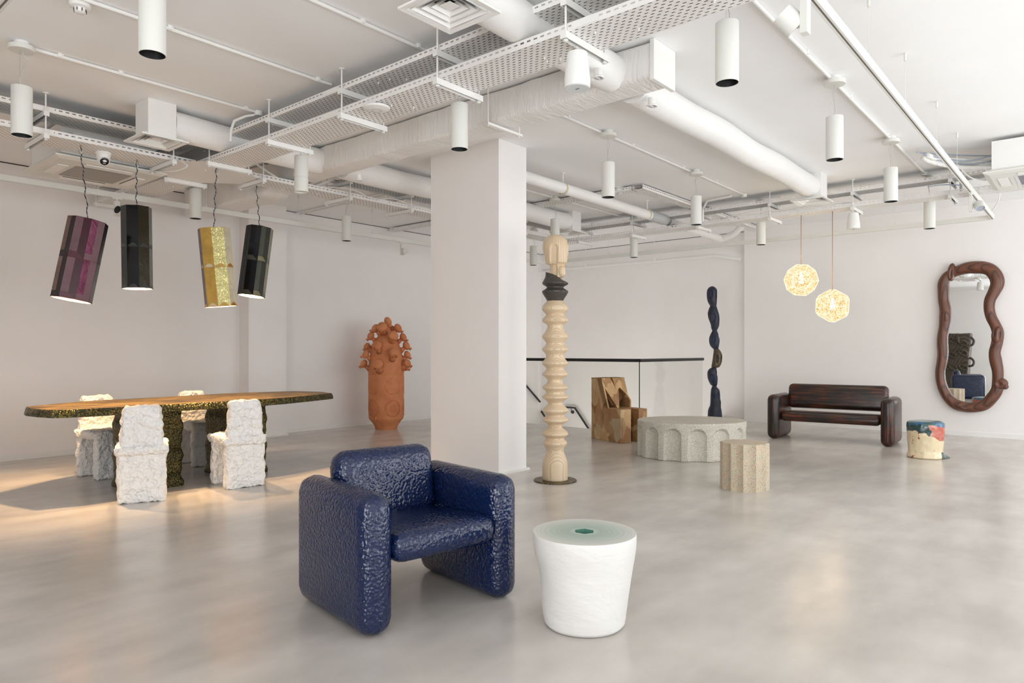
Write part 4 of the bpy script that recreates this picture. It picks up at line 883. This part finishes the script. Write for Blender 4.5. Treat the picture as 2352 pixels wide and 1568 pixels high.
def pendant(top, bot, d, rad, hook, cols, style, label, lead, power, rec=.15, dd=0):
    P, Q = PD(*bot, d+dd), PD(*top, d); L = (Q-P).length
    t = thing('faceted_pendant', Q, label, 'pendant lamp', 'faceted pendants over the dining table')
    R3 = (Q-P).to_track_quat('Z', 'Y').to_matrix(); ld = R3.inverted() @ Vector((-P.x, -P.y, 0)); spin = math.atan2(ld.y, ld.x)+math.radians(lead)
    F4 = Matrix.Translation(P-Q) @ R3.to_4x4() @ Matrix.Rotation(spin, 4, 'Z')
    mats, bm = [], bmesh.new()
    def mi(m):
        if m not in mats: mats.append(m)
        return mats.index(m)
    def face(i, u, w, z0, z1, mat, o=0, shape=None):
        a0, a1 = PI/4*i, PI/4*(i+1); A = Vector((math.cos(a0), math.sin(a0), 0))*rad; B = Vector((math.cos(a1), math.sin(a1), 0))*rad
        nrm = ((A+B)/2).normalized()
        pts = shape or [(u, z0), (w, z0), (w, z1), (u, z1)]
        vs_ = [bm.verts.new(F4 @ (A.lerp(B, p)+nrm*o+Vector((0, 0, z)))) for p, z in pts]
        f = bm.faces.new(vs_); f.material_index = mi(mat)
    h = L/2
    for i in range(8):
        ca, cb, cc = cols[i % len(cols)]
        face(i, 0, 1, 0, L, ca)
        for tier in (0, 1):
            z0, z1 = tier*h, tier*h+h
            if style == 'panel':
                face(i, .0, .5, z0+.055, z1, cb, .0012)
                face(i, 0, 0, 0, 0, cc, .0012, [(0, z0+.002), (.95, z0+.002), (.5, z0+.052), (0, z0+.052)])
            else:
                arc = [(.06+.88*s/10, z0+.003+.034*math.sin(PI*s/10)) for s in range(11)]
                face(i, 0, 0, 0, 0, cc, .0012, [arc[0]]+arc[::-1][:-1] if False else arc)
            face(i, 0, 1, z0-.0015 if tier else 0, z0+.0015, mi_line, .0016)
    ob = obj('lamp_shade', bm, mats or [cols[0][0]], t)
    bm = bmesh.new(); lathe(bm, [(rad-.006, .0), (rad-.006, L-.004)], 8, F4, False, True); obj('lining', bm, LIN, t)
    bm = bmesh.new(); lathe(bm, [(rad, L), (rad, L+.004)], 8, F4); obj('top_cap', bm, cols[1][0], t)
    bm = bmesh.new(); lathe(bm, [(rad-.006, 0), (rad+.003, 0), (rad+.003, .007), (rad-.006, .007)], 8, F4, False, False); obj('rim', bm, mi_line, t)
    bm = bmesh.new(); lathe(bm, [(.012, rec+.115), (.03, rec+.065), (.032, rec+.04), (.022, rec+.015), (.004, rec+.009)], 20, F4); obj('bulb', bm, BLB, t, True)
    l = bpy.data.lights.new('pendant_bulb', 'POINT'); l.energy = power; l.color = warm; l.shadow_soft_size = .03
    o = bpy.data.objects.new('pendant_bulb', l); SC.collection.objects.link(o); o.parent = t; o.location = F4 @ Vector((0, 0, rec))
    hk = PZ(*hook, 3.032)-Q; hk = Vector((hk.x, hk.y, hk.z)); pts = []
    for s in range(15):
        p = Vector((0, 0, .004)).lerp(hk, s/14); w = math.sin(s*1.9+spin)*.008*(0 if s in (0, 14) else 1); pts.append(p+Vector((CR[0]*w, CR[1]*w, 0)))
    obj('twisted_flex', tube(smooth_path(pts, 3), .0048, 8), M['flex'], t, True)
    for z0 in (.0,):
        ring = [hk+Vector((CR[0]*math.cos(a)*.014, CR[1]*math.cos(a)*.014, -.03+math.sin(a)*.034)) for a in [2*PI*k/16 for k in range(16)]]
        obj('snap_hook', tube(ring, .0032, 6, closed=True), M['chrome'], t, True)
    obj('ceiling_hook', tube([hk+Vector((0, 0, -.002)), hk+Vector((0, 0, .012))], .006, 8), M['brass'], t, True)
L_ = leather
mauve, maroon, dkm, blk = L_('dusty_pink_panel', rgb(112, 80, 88), .3), L_('maroon_panel', rgb(66, 24, 38), .22), L_('near_black_maroon_panel', rgb(38, 24, 26), .25), L_('black_lacquer_panel', rgb(20, 18, 19), .18)
maroon2 = L_('wine_panel', rgb(88, 38, 54), .22)
taupe, plum = L_('taupe_foil_panel', rgb(124, 100, 90), .2, .4, .3), L_('shiny_plum_panel', rgb(96, 42, 64), .15, .5, .25)
mi_line = L_('maroon_edge_piping', rgb(88, 38, 44), .5)
pendant((203, 508), (164, 689), 6.15, .158, (185, 337), [(dkm, taupe, dkm), (maroon, mauve, maroon2), (mauve, plum, mauve), (blk, blk, dkm)]*2, 'panel', 'wide tilted maroon and pink faceted pendant, leftmost over the table', -81, 180, .165, -.07)
g1, g2, g3, g4 = L_('charcoal_panel', rgb(48, 48, 46), .3), L_('black_mirror_panel', rgb(8, 8, 9), .1), L_('smoky_olive_panel', rgb(46, 40, 24), .14, .3, .2), L_('grey_green_panel', rgb(92, 96, 84), .25)
mi_line = L_('dark_edge_piping', rgb(50, 50, 50), .5)
pendant((313, 477), (316, 663), 6.62, .132, (314, 370), [(g1, g1, g4), (g2, g2, g1), (g3, g3, g1), (g4, g4, g1)]*2, 'arc', 'upright black faceted pendant with olive sides, second from left', -84, 120)
y1, y2, y3, y4, y5 = L_('matt_mustard_panel', rgb(196, 160, 82), .5), L_('sparkling_gold_leaf_panel', rgb(186, 176, 118), .3, .5, .5, True), L_('bone_panel', rgb(208, 198, 172), .45), L_('mauve_brown_panel', rgb(112, 96, 90), .4), L_('copper_orange_panel', rgb(190, 124, 40), .3, .4)
mi_line = L_('ochre_edge_piping', rgb(190, 130, 54), .4)
pendant((491, 526), (508, 704), 6.87, .150, (497, 386), [(y4, y4, y3), (y1, y1, y3), (y2, y2, y1), (y3, y3, y5)]*2, 'arc', 'mustard and gold leaf faceted pendant, third from left', -100, 120, .15, .05)
b5 = L_('deep_olive_panel', rgb(52, 52, 42), .25)
b1, b2, b3, b4 = L_('inky_black_panel', rgb(22, 24, 27), .18), L_('dark_navy_panel', rgb(30, 33, 38), .2), L_('sage_grey_panel', rgb(72, 76, 66), .25), L_('olive_silver_panel', rgb(124, 120, 92), .2, .4, .25)
mi_line = L_('black_edge_piping', rgb(30, 30, 28), .5)
pendant((597, 524), (577, 680), 7.57, .140, (588, 425), [(b1, b1, b1), (b2, b1, b3), (b5, b3, b4), (b4, b4, b3)]*2, 'panel', 'dark olive faceted pendant tilted right, fourth from left', -83, 95, .15, -.06)
# ---------------- glowing cut-out pendants
t = NT('backlit_etched_brass'); co = t.co(); n = t.noise(co, 26, 5, .7, 1.5); n2 = t.noise(co, 75, 3, .7, .8)
m = t.math('ADD', t.math('MULTIPLY', n, .5), t.math('MULTIPLY', n2, .5))
em = t.n('ShaderNodeEmission'); t.l(t.ramp(m, [(.38, rgb(176, 124, 54)), (.46, rgb(232, 196, 126)), (.53, rgb(255, 240, 208))]), em.inputs[0]); em.inputs[1].default_value = 1.15
tr = t.n('ShaderNodeBsdfTransparent'); mx = t.n('ShaderNodeMixShader'); t.l(t.ramp(n2, [(.54, (0, 0, 0)), (.60, (1, 1, 1))]), mx.inputs[0])
t.l(em.outputs[0], mx.inputs[1]); t.l(tr.outputs[0], mx.inputs[2]); t.l(mx.outputs[0], t.out.inputs[0]); M['etch'] = t.m
t = NT('glowing_folded_edge'); t.b.inputs['Emission Color'].default_value = (1, .93, .78, 1); t.b.inputs['Emission Strength'].default_value = .85; M['etchedge'] = t.set(rgb(240, 210, 140), .4)
def dodeca(r, rot):
    ph = (1+5**.5)/2; vs_ = [Vector((x, y, z)) for x in (-1, 1) for y in (-1, 1) for z in (-1, 1)]
    for s in (-1, 1):
        for u in (-1, 1): vs_ += [Vector((0, s/ph, u*ph)), Vector((s/ph, u*ph, 0)), Vector((s*ph, 0, u/ph))]
    vs_ = [rot @ (v/math.sqrt(3)*r) for v in vs_]; bm = bmesh.new()
    for v in vs_: bm.verts.new(v)
    bmesh.ops.convex_hull(bm, input=bm.verts); bmesh.ops.dissolve_limit(bm, angle_limit=.02, verts=bm.verts, edges=bm.edges); return bm
def etch_lamp(px, py, X, r, axis, twist, label):
    c = PX(px, py, X); to = Vector((-c.x, -c.y, H-c.z)).normalized()
    rot = (Matrix.Rotation(twist, 3, to) @ Vector(axis).rotation_difference(to).to_matrix()); t = thing('etched_pendant', c, label, 'pendant lamp', 'glowing brass pendants by the bench')
    bm = dodeca(r, rot); eds = [(e.verts[0].co.copy(), e.verts[1].co.copy()) for e in bm.edges]
    obj('shade', bm, M['etch'], t)
    bm = bmesh.new()
    for a, b in eds: ring_tube(bm, [a, b], .0035, 5)
    obj('folded_edge', bm, M['etchedge'], t)
    bm = bmesh.new(); lathe(bm, [(.004, -.05), (.03, -.035), (.035, 0), (.02, .04), (.014, .07), (.012, .10)], 20); obj('bulb', bm, BLB, t, True)
    obj('flex', tube([(0, 0, .1), (0, 0, 3.044-c.z)], .0045, 8), M['copper'], t, True)
    bm = bmesh.new(); cyl(bm, 0, 0, r*.86, r*.97, .012, 12); obj('cord_grip', bm, M['brass'], t, True, auto=40)
    l = bpy.data.lights.new('brass_pendant_bulb', 'POINT'); l.energy = 30; l.color = (1, .74, .46); l.shadow_soft_size = .12
    o = bpy.data.objects.new('brass_pendant_bulb', l); SC.collection.objects.link(o); o.parent = t
from mathutils import Euler
etch_lamp(1840, 643, 9.52, .216, (1, .12, 1.5), .1, 'upper left glowing brass polyhedron lamp above the dark bench')
etch_lamp(1912, 702, 9.52, .222, (1.05, .95, 1), .52, 'lower right glowing brass polyhedron lamp above the dark bench')
# ================================================================== sculptures
# ---------------- carved ash totem
D0 = 6.70; C0 = PD(1275, 1, D0); U = D0/1600
t = thing('carved_totem', (C0.x, C0.y, 0), 'tall pale carved ash totem with a black collar on a bronze disc', 'sculpture', rz=-math.radians(49.8))   # local x = right, y = away
Zr = lambda y: H-(y-805)*U
prof = [(1103, 29), (1098, 29.2), (1068, 29.2), (1057, 27.5), (1046, 23.5), (1036, 20), (1028, 21.5), (1021, 26), (1017, 27.5), (1013, 26), (1007, 20.5), (1003, 22.5), (998, 29.4), (994, 29.8), (989, 26), (982, 17), (978, 16.2), (973, 18.5), (967, 28), (963, 29.6), (959, 26.5), (954, 20.6), (951, 21.5), (945, 28.6), (941, 29.6), (936, 26), (928, 17.5), (924, 17), (918, 23), (913, 29.8), (909, 29), (904, 22), (901, 21), (897, 23), (891, 29.6), (887, 29), (880, 20), (873, 17.2), (867, 22), (861, 29.4), (857, 29), (851, 23), (847, 20.6), (842, 23), (836, 29.6), (831, 29.4), (825, 24), (816, 20.5), (809, 25), (804, 29.8), (799, 29), (793, 23), (788, 20.8), (784, 23), (775, 29.8), (770, 29.4), (763, 24), (754, 19), (750, 18.2), (745, 20), (739, 28.6), (735, 29.8), (730, 27), (724, 21.3), (720, 22), (713, 29), (708, 30), (702, 28), (694, 21), (691, 18.8)]
def tw(r, z, a): return r*(1+.035*noise.noise(Vector((math.cos(a)*1.2, math.sin(a)*1.2, z*6)))) if z > .03 else r
P2 = [(p.x*U, Zr(p.y)) for p in smooth_path([(r, y, 0) for y, r in prof], 4)]
P2 = [(max(.02, r), z-.012*0) for r, z in P2]; P2[0] = (P2[0][0], .011)
P2 = [P2[0]]+[q for q in P2[1:] if q[1] > .014]
obj('carved_shaft', lathe(bmesh.new(), P2, 72, fn=tw), M['ash'], t, True)
col = [(691, 18.6, 0), (686, 21, 0), (676, 27.5, 0), (671, 29.8, 0), (668, 29.2, 0), (664, 23, 0), (661, 19.5, 0), (658, 20.5, 0), (654, 27.5, .6), (650.5, 29.8, .3), (646, 26.5, -.5), (640, 20.5, -2.5), (634, 17, -5), (630, 14, -8)]
bm = bmesh.new(); prev = None
for q in smooth_path([Vector(c) for c in col], 5):
    y, r, dx = q; ring = []
    for k in range(72):
        a = 2*PI*k/72; sl = (math.cos(a)*5 if y < 650 else 0)*min(1, (650-y)/14) if y < 650 else 0
        ring.append(bm.verts.new(((dx+r*math.cos(a))*U, r*.95*math.sin(a)*U, Zr(y+sl))))
    if prev:
        for k in range(72): bm.faces.new((prev[k], prev[(k+1) % 72], ring[(k+1) % 72], ring[k]))
    else: bm.faces.new(ring)
    prev = ring
bm.faces.new(prev[::-1]); obj('black_collar', bm, M['ashdark'], t, True)
hd = [(842, 262, 500), (800, 252, 530), (770, 250, 538), (720, 262, 532), (660, 266, 528), (625, 255, 533), (600, 212, 548), (560, 186, 563), (480, 166, 583), (400, 146, 590), (330, 129, 594), (250, 130, 585), (180, 152, 562), (130, 185, 525), (100, 225, 490), (82, 270, 450), (73, 330, 400)]
bm = bmesh.new(); prev = None; K = U/7.84
def sm(x, a, b): x = max(0, min(1, (x-a)/(b-a))); return x*x*(3-2*x)
def zoneband(x, a, b, s=14): return sm(x, a-s, a+s)*(1-sm(x, b-s, b+s))
for q in smooth_path([Vector(c) for c in hd], 7):
    v, l, r = q; c = (l+r)/2; w = (r-l)/2; ring = []; dw = w*.86 if v < 610 else w*.62
    if v > 610: dw += 18
    for k in range(128):
        a = 2*PI*k/128; u = c+w*math.cos(a); dy = dw*math.sin(a)
        if dy < 0:
            ds = math.hypot(u-323, min(0, v-330))-60; inn = 1-sm(ds, -20, 14)
            dy += inn*30-6*math.exp(-((ds-24)/14)**2)*(1-sm(v, 520, 600))
            dy += zoneband(v, 590, 640, 10)*sm(u, 385, 400)*34
        ring.append(bm.verts.new(((u-353)*K, dy*K, Zr(530+v/7.84))))
    if prev:
        for k in range(128): bm.faces.new((prev[k], prev[(k+1) % 128], ring[(k+1) % 128], ring[k]))
    else: bm.faces.new(ring)
    prev = ring
bm.faces.new(prev[::-1]); obj('carved_head', bm, M['ashhead'], t, True)
bm = bmesh.new(); bmesh.ops.create_uvsphere(bm, u_segments=32, v_segments=20, radius=1)
for v in bm.verts:
    c = v.co; dent = math.exp(-(((c.x-.62)/.16)**2+((c.z-.05)/.42)**2)) if c.y < 0 else 0
    v.co = Vector((c.x*78*K, (c.y*70+dent*24)*K, c.z*103*K))+Vector(((462-353)*K, -62*K, Zr(530+738/7.84)))
obj('carved_ball', bm, M['ashhead'], t, True)
bm = lathe(bmesh.new(), [(.19, 0), (.207, .004), (.205, .011), (.12, .012)], 72, fn=lambda r, z, a: r*(1+.02*noise.noise(Vector((math.cos(a)*4, math.sin(a)*4, 0))))); obj('base_disc', bm, M['disc'], t)
# ---------------- dark blue totem
D1 = 11.5; C1 = PD(1638, 1, D1); K1 = D1/1600/4.356; c0 = (1638-1580)*4.356
t = thing('blue_totem', (C1.x, C1.y, 0), 'slender dark blue knobbly totem with one bronze section', 'sculpture', rz=-math.radians(49.8))
zz = lambda v: H-(640+v/4.356-805)*D1/1600
SEC = [('indigo', [(1476, 192, 348), (1440, 196, 344), (1375, 200, 340), (1320, 203, 335), (1290, 212, 329), (1270, 222, 328), (1230, 226, 329), (1200, 227, 322), (1160, 228, 320), (1120, 231, 316), (1100, 234, 306), (1084, 240, 290), (1072, 243, 288), (1050, 222, 294), (1000, 201, 296), (960, 196, 293), (930, 198, 290), (905, 212, 286), (890, 232, 284), (884, 240, 280)]),
       ('patina', [(892, 240, 284), (884, 238, 310), (870, 237, 322), (840, 243, 335), (800, 249, 341), (770, 252, 341), (745, 256, 336), (725, 258, 326), (708, 258, 314), (696, 260, 304)]),
       ('indigo', [(702, 256, 304), (690, 243, 306), (670, 226, 309), (645, 217, 313), (610, 213, 315), (575, 219, 310), (545, 232, 301), (525, 242, 293), (515, 244, 292), (500, 236, 299), (480, 233, 307), (460, 230, 312), (420, 216, 314), (390, 206, 313), (350, 200, 308), (320, 205, 299), (295, 213, 292), (275, 222, 285), (262, 218, 286), (240, 205, 288), (200, 193, 290), (150, 190, 291), (115, 194, 290), (92, 206, 277), (80, 222, 262), (75, 234, 252)])]
DENT = [(215, 155, 20, 45), (272, 155, 10, 45), (245, 388, 19, 42), (300, 380, 7, 45), (243, 605, 20, 38), (305, 600, 8, 50), (281, 800, 16, 42), (327, 795, 9, 38), (232, 995, 19, 44), (290, 955, 6, 16), (247, 1165, 13, 26), (292, 1165, 15, 26)]
for mat, L in SEC:
    bm = bmesh.new(); prev = None; pts = smooth_path([Vector(c) for c in L], 6)
    for q in pts:
        v, l, r = q; c = (l+r)/2; w = max(3, (r-l)/2); ring = []
        for k in range(72):
            a = 2*PI*k/72; u = c+w*math.cos(a); dy = w*math.sin(a)
            if math.sin(a) < .1:
                for du, dv, ru, rv in DENT:
                    e = ((u-du)/ru)**2+((v-dv)/rv)**2
                    if e < 1.3: dy += 13*(1-sm(e, .55, 1.25))
            ring.append(bm.verts.new(((u-c0)*K1, dy*K1, max(0, zz(v)) if L is SEC[0][1] else zz(v))))
        if prev:
            for k in range(72): bm.faces.new((prev[k], prev[(k+1) % 72], ring[(k+1) % 72], ring[k]))
        else: bm.faces.new(ring)
        prev = ring
    bm.faces.new(prev[::-1]); me = bm
    # hollows carry the inkier colour
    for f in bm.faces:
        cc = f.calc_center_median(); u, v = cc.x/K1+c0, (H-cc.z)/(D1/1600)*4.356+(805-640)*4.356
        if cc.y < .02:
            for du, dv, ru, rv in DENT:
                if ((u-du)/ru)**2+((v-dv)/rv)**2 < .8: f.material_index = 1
    obj('bronze_section' if mat == 'patina' else 'carved_section', bm, [M[mat], M['patinad' if mat == 'patina' else 'indigohollow']], t, True)
# ---------------- terracotta vessel
D2 = 11.15; C2 = PD(887, 1, D2); K2 = D2/1600/5.227
t = thing('terracotta_vessel', (C2.x, C2.y, 0), 'tall terracotta vessel bristling with small round spouted pots', 'vase', rz=-math.radians(46))
zv = lambda v: H-(700+v/5.227-805)*D2/1600
cr = [(1492, 128), (1470, 134), (1440, 146), (1400, 176), (1368, 204), (1350, 208), (1300, 209), (1150, 210), (1000, 211), (850, 212), (842, 209), (836, 212), (800, 211), (720, 206), (640, 197), (560, 181), (500, 163), (450, 140), (400, 112), (396, 108), (350, 80), (310, 58), (270, 44), (250, 38)]
zb0 = zv(1492); prof = [(r*K2, zv(v)-zb0) for v, r in cr]; prof = [(max(.002, r), max(0, z)) for r, z in prof]
obj('body', lathe(bmesh.new(), prof, 64), M['terra'], t, True, auto=35)
def rbody(z):
    for (r0, z0), (r1, z1) in zip(prof, prof[1:]):
        if z0 <= z <= z1: return r0+(r1-r0)*(z-z0)/max(1e-6, z1-z0)
    return prof[-1][0]
rot = Matrix.Rotation(math.radians(-3.8), 3, 'Z')
def pot(c, r, nz, front=True):
    """c = centre, nz = nozzle tip, both local"""
    o = [0, 0, 0]; c, nz = Vector(c), Vector(nz); out = Vector((c.x, c.y, 0)); out = out.normalized() if out.length > .01 else Vector((0, 0, 1))
    ax = (out+Vector((0, 0, .5))).normalized(); q = ax.to_track_quat('Z', 'Y').to_matrix().to_4x4()
    bm = bmesh.new(); bmesh.ops.create_uvsphere(bm, u_segments=20, v_segments=12, radius=r, matrix=Matrix.Translation(c) @ q @ Matrix.Diagonal((1, 1, .74, 1)))
    p = obj('pot', bm, M['terra'], t, True)
    d = (nz-c).normalized(); bm = bmesh.new(); lathe(bm, [(r*.26, r*.72), (r*.27, r*1.05), (r*.38, r*1.22), (r*.38, r*1.30), (r*.25, r*1.30), (r*.2, r*1.1)], 16, frame_to(c, c+d), False, False); obj('spout', bm, M['terra'], p, True, auto=40)
    zr = max(.3, c.z-r*.9); rb = rbody(zr)*.93; root = Vector((out.x*rb, out.y*rb, zr-.02))
    bm = tube([root, root.lerp(c, .5)+out*.01, c-ax*r*.5], [r*.72, r*.42, r*.36], 14); obj('stem', bm, M['terra'], p, True)
    kn = c+Vector((-d.x, -d.y, abs(d.z)))*r*.4
PODS = [(580, 205, 52, 0, 0), (435, 290, 50, 378, 318), (525, 275, 58, 508, 322), (622, 290, 40, 660, 330), (700, 285, 52, 752, 328), (380, 380, 48, 342, 422), (663, 380, 56, 684, 440), (762, 395, 48, 812, 434), (330, 505, 44, 288, 550), (475, 495, 55, 455, 545), (800, 495, 50, 857, 538), (330, 600, 46, 275, 630), (678, 583, 58, 704, 625), (812, 605, 46, 852, 650), (302, 710, 48, 254, 752), (488, 715, 62, 468, 775), (815, 705, 50, 868, 745)]
for (x, v, r, nx, nv) in PODS:
    dx, z = (x-559)*K2, zv(v)-zb0; rb = rbody(max(.3, z-r*K2))+r*K2*.9+.015; rr = r*K2*1.1
    if nx == 0: pot((dx, 0, z), rr, (dx, .1, z-.05)); continue
    dy = -math.sqrt(max(.0, rb*rb-dx*dx)) if abs(dx) < rb else 0
    if x == 622: dy = .09
    c = Vector((dx, dy, z)); n_ = Vector(((nx-559)*K2*1.02, dy*1.25-.02, zv(nv)-zb0-.012)); pot(c, rr, n_)
for k in range(9):
    z = (.98, 1.12, 1.28)[k % 3]; a = math.radians(35+k*14); rb = rbody(z)+.08; pot((rb*math.cos(a), rb*math.sin(a), z), .064, (rb*1.4*math.cos(a), rb*1.4*math.sin(a), z-.09))
def medal(a0, zc_):
    bm = bmesh.new(); rb = 211*K2
    for R_, n, s in ((.128, 40, .0055), (.108, 34, .004), (.085, 26, .0045), (.062, 20, .004), (.04, 12, .005), (.018, 6, .005)):
        for k in range(n):
            b = 2*PI*k/n; a = a0+R_*math.cos(b)/rb; z = zc_+R_*math.sin(b)
            bmesh.ops.create_icosphere(bm, subdivisions=1, radius=s, matrix=Matrix.Translation((rb*math.cos(a), rb*math.sin(a), z)))
    for R_ in (.134, .118, .05):
        ring_tube(bm, [(rb*math.cos(a0+R_*math.cos(b)/rb), rb*math.sin(a0+R_*math.cos(b)/rb), zc_+R_*math.sin(b)) for b in [2*PI*k/48 for k in range(48)]], .0022, 5, closed=True)
    obj('relief_medallion', bm, M['terra'], t, True)
for k in range(5):
    for v in (975, 1235): medal(math.radians(-90+25.5+3.8+72*k), zv(v)-zb0)
bm = bmesh.new(); bmesh.ops.create_uvsphere(bm, u_segments=14, v_segments=10, radius=.018, matrix=Matrix.Translation((-.132, -.245, zv(1352)-zb0)) @ Matrix.Diagonal((1, 1, 1.5, 1))); obj('bung', bm, M['terra'], t, True)
# ---------------- wooden mirror
t = thing('wall_mirror', (XR, 1.44, 1.4), 'tall wavy walnut framed mirror with knots, on the right wall', 'mirror')
CL = [(480, 135, 60), (560, 138, 60), (630, 165, 60), (676, 225, 60), (686, 290, 58), (655, 365, 52), (618, 440, 48), (612, 520, 46), (632, 600, 46), (668, 670, 46), (692, 740, 50), (684, 830, 48), (662, 920, 48), (672, 1000, 52), (690, 1090, 48), (690, 1180, 46), (682, 1270, 50), (628, 1350, 52), (560, 1408, 52), (470, 1428, 50), (380, 1424, 50), (300, 1400, 50), (236, 1345, 46), (190, 1270, 44), (162, 1180, 42), (158, 1090, 42), (172, 1010, 44), (182, 930, 46), (178, 850, 48), (180, 770, 46), (196, 690, 48), (206, 600, 54), (204, 520, 50), (190, 440, 48), (188, 350, 50), (190, 280, 50), (222, 220, 46), (280, 185, 44), (340, 160, 50), (410, 140, 56)]
def W2(u, v, X=XR-.055): return PX(2120+u/4.0227, 580+v/4.0205, X)-Vector((XR, 1.44, 1.4))
pc = [W2(u, v) for u, v, r in CL]; rc = [r/4.02*PX(2230, 800, XR).dot(Vector((CF[0], CF[1], 0)))/1600*.93 for u, v, r in CL]
full = smooth_path([Vector((p.x, p.y, p.z)) for p in pc], 6, True); rr = smooth_path([Vector((r, 0, 0)) for r in rc], 6, True)
bm = ring_tube(bmesh.new(), full, [r.x for r in rr], 24, closed=True, squash=(1, 1), up=(1, 0, 0))
for v in bm.verts:
    v.co.x = min(v.co.x, -.004)
obj('frame', bm, M['walnut'], t, True)
bm = bmesh.new(); vs_ = [bm.verts.new((-.03, p.y, p.z)) for p in full]; bm.faces.new(vs_); ext = bmesh.ops.extrude_face_region(bm, geom=bm.faces[:])
for v in [g for g in ext['geom'] if isinstance(g, bmesh.types.BMVert)]: v.co.x = -.012
obj('mirror_glass', bm, M['mirror'], t)
def knob(u, v, ru, rv, out, dents=(), tilt=0, name='carved_knot'):
    bm = bmesh.new(); bmesh.ops.create_uvsphere(bm, u_segments=36, v_segments=24, radius=1)
    k = .0061/4.02*.93
    for w in bm.verts:
        c = w.co.copy(); dn = sum(math.exp(-(((-c.y-a)/b)**2+((c.z-e)/f)**2)) for a, e, b, f in dents) if c.x < 0 else 0
        co = Vector((c.x*(out)+dn*out*.45, c.y*ru*k, c.z*rv*k)); co.rotate(Euler((tilt, 0, 0))); w.co = co+W2(u, v, XR-.075)
    return obj(name, bm, M['walnut'], t, True)
knob(262, 178, 36, 92, .075, [(.1, -.2, .2, .5)], .12); knob(204, 580, 46, 100, .070, [(-.3, .0, .22, .38)], -.1)
knob(688, 760, 52, 104, .078, [(.35, .0, .2, .42), (-.45, .05, .14, .4)], .1); knob(716, 1212, 66, 58, .080, [(-.1, .05, .35, .5)], -.45, 'carved_beak')
knob(760, 1240, 30, 26, .06, [], -.4, 'carved_beak'); knob(365, 1420, 70, 46, .075, [(.2, .3, .5, .3)], .3)
# ================================================================== what the mirror looks at, behind the camera
t = thing('carved_cabinet', (-2.2, 3.75, 0), 'tall dark carved oak cabinet with knobs and loops, seen in the mirror', 'cabinet', rz=PI/2)
bm = rbox(-.62, .62, -.25, .25, .02, 1.80, .05, 4); subdiv(bm, .06); rough(bm, .02, 5, 3, None)
for v in bm.verts: v.co.x *= .82+.18*min(1, v.co.z/1.5)
obj('cabinet_body', bm, M['carved'], t, True)
rr_ = random.Random(4)
for k in range(16):
    x, z = -.45+.30*(k % 4)+rr_.uniform(-.05, .05), .35+.40*(k//4)+rr_.uniform(-.06, .06); bm = bmesh.new(); L = []
    for s in range(18): a = 2*PI*s/18; L.append((x+.11*math.cos(a), -.27, z+.075*math.sin(a)+.04*math.cos(a)))
    ring_tube(bm, L, .03, 10, closed=True); obj('carved_ring', bm, M['carved'], t, True)
    if k % 3 == 0:
        bm = bmesh.new(); bmesh.ops.create_uvsphere(bm, u_segments=20, v_segments=14, radius=1, matrix=Matrix.Translation((x+.12, -.29, z+.1)) @ Matrix.Diagonal((.06, .08, .11, 1))); obj('carved_knob', bm, M['carved'], t, True)
for z in (.75, 1.4):
    obj('handle_loop', tube(smooth_path([(-.50, -.15, z), (-.66, -.2, z+.03), (-.70, -.2, z+.16), (-.62, -.2, z+.26), (-.50, -.15, z+.24)], 5), .035, 12), M['carved'], t, True)
bm = bmesh.new(); bmesh.ops.create_uvsphere(bm, u_segments=20, v_segments=14, radius=1, matrix=Matrix.Translation((.1, -.05, 1.83)) @ Matrix.Diagonal((.09, .09, .12, 1))); obj('carved_knob', bm, M['carved'], t, True)
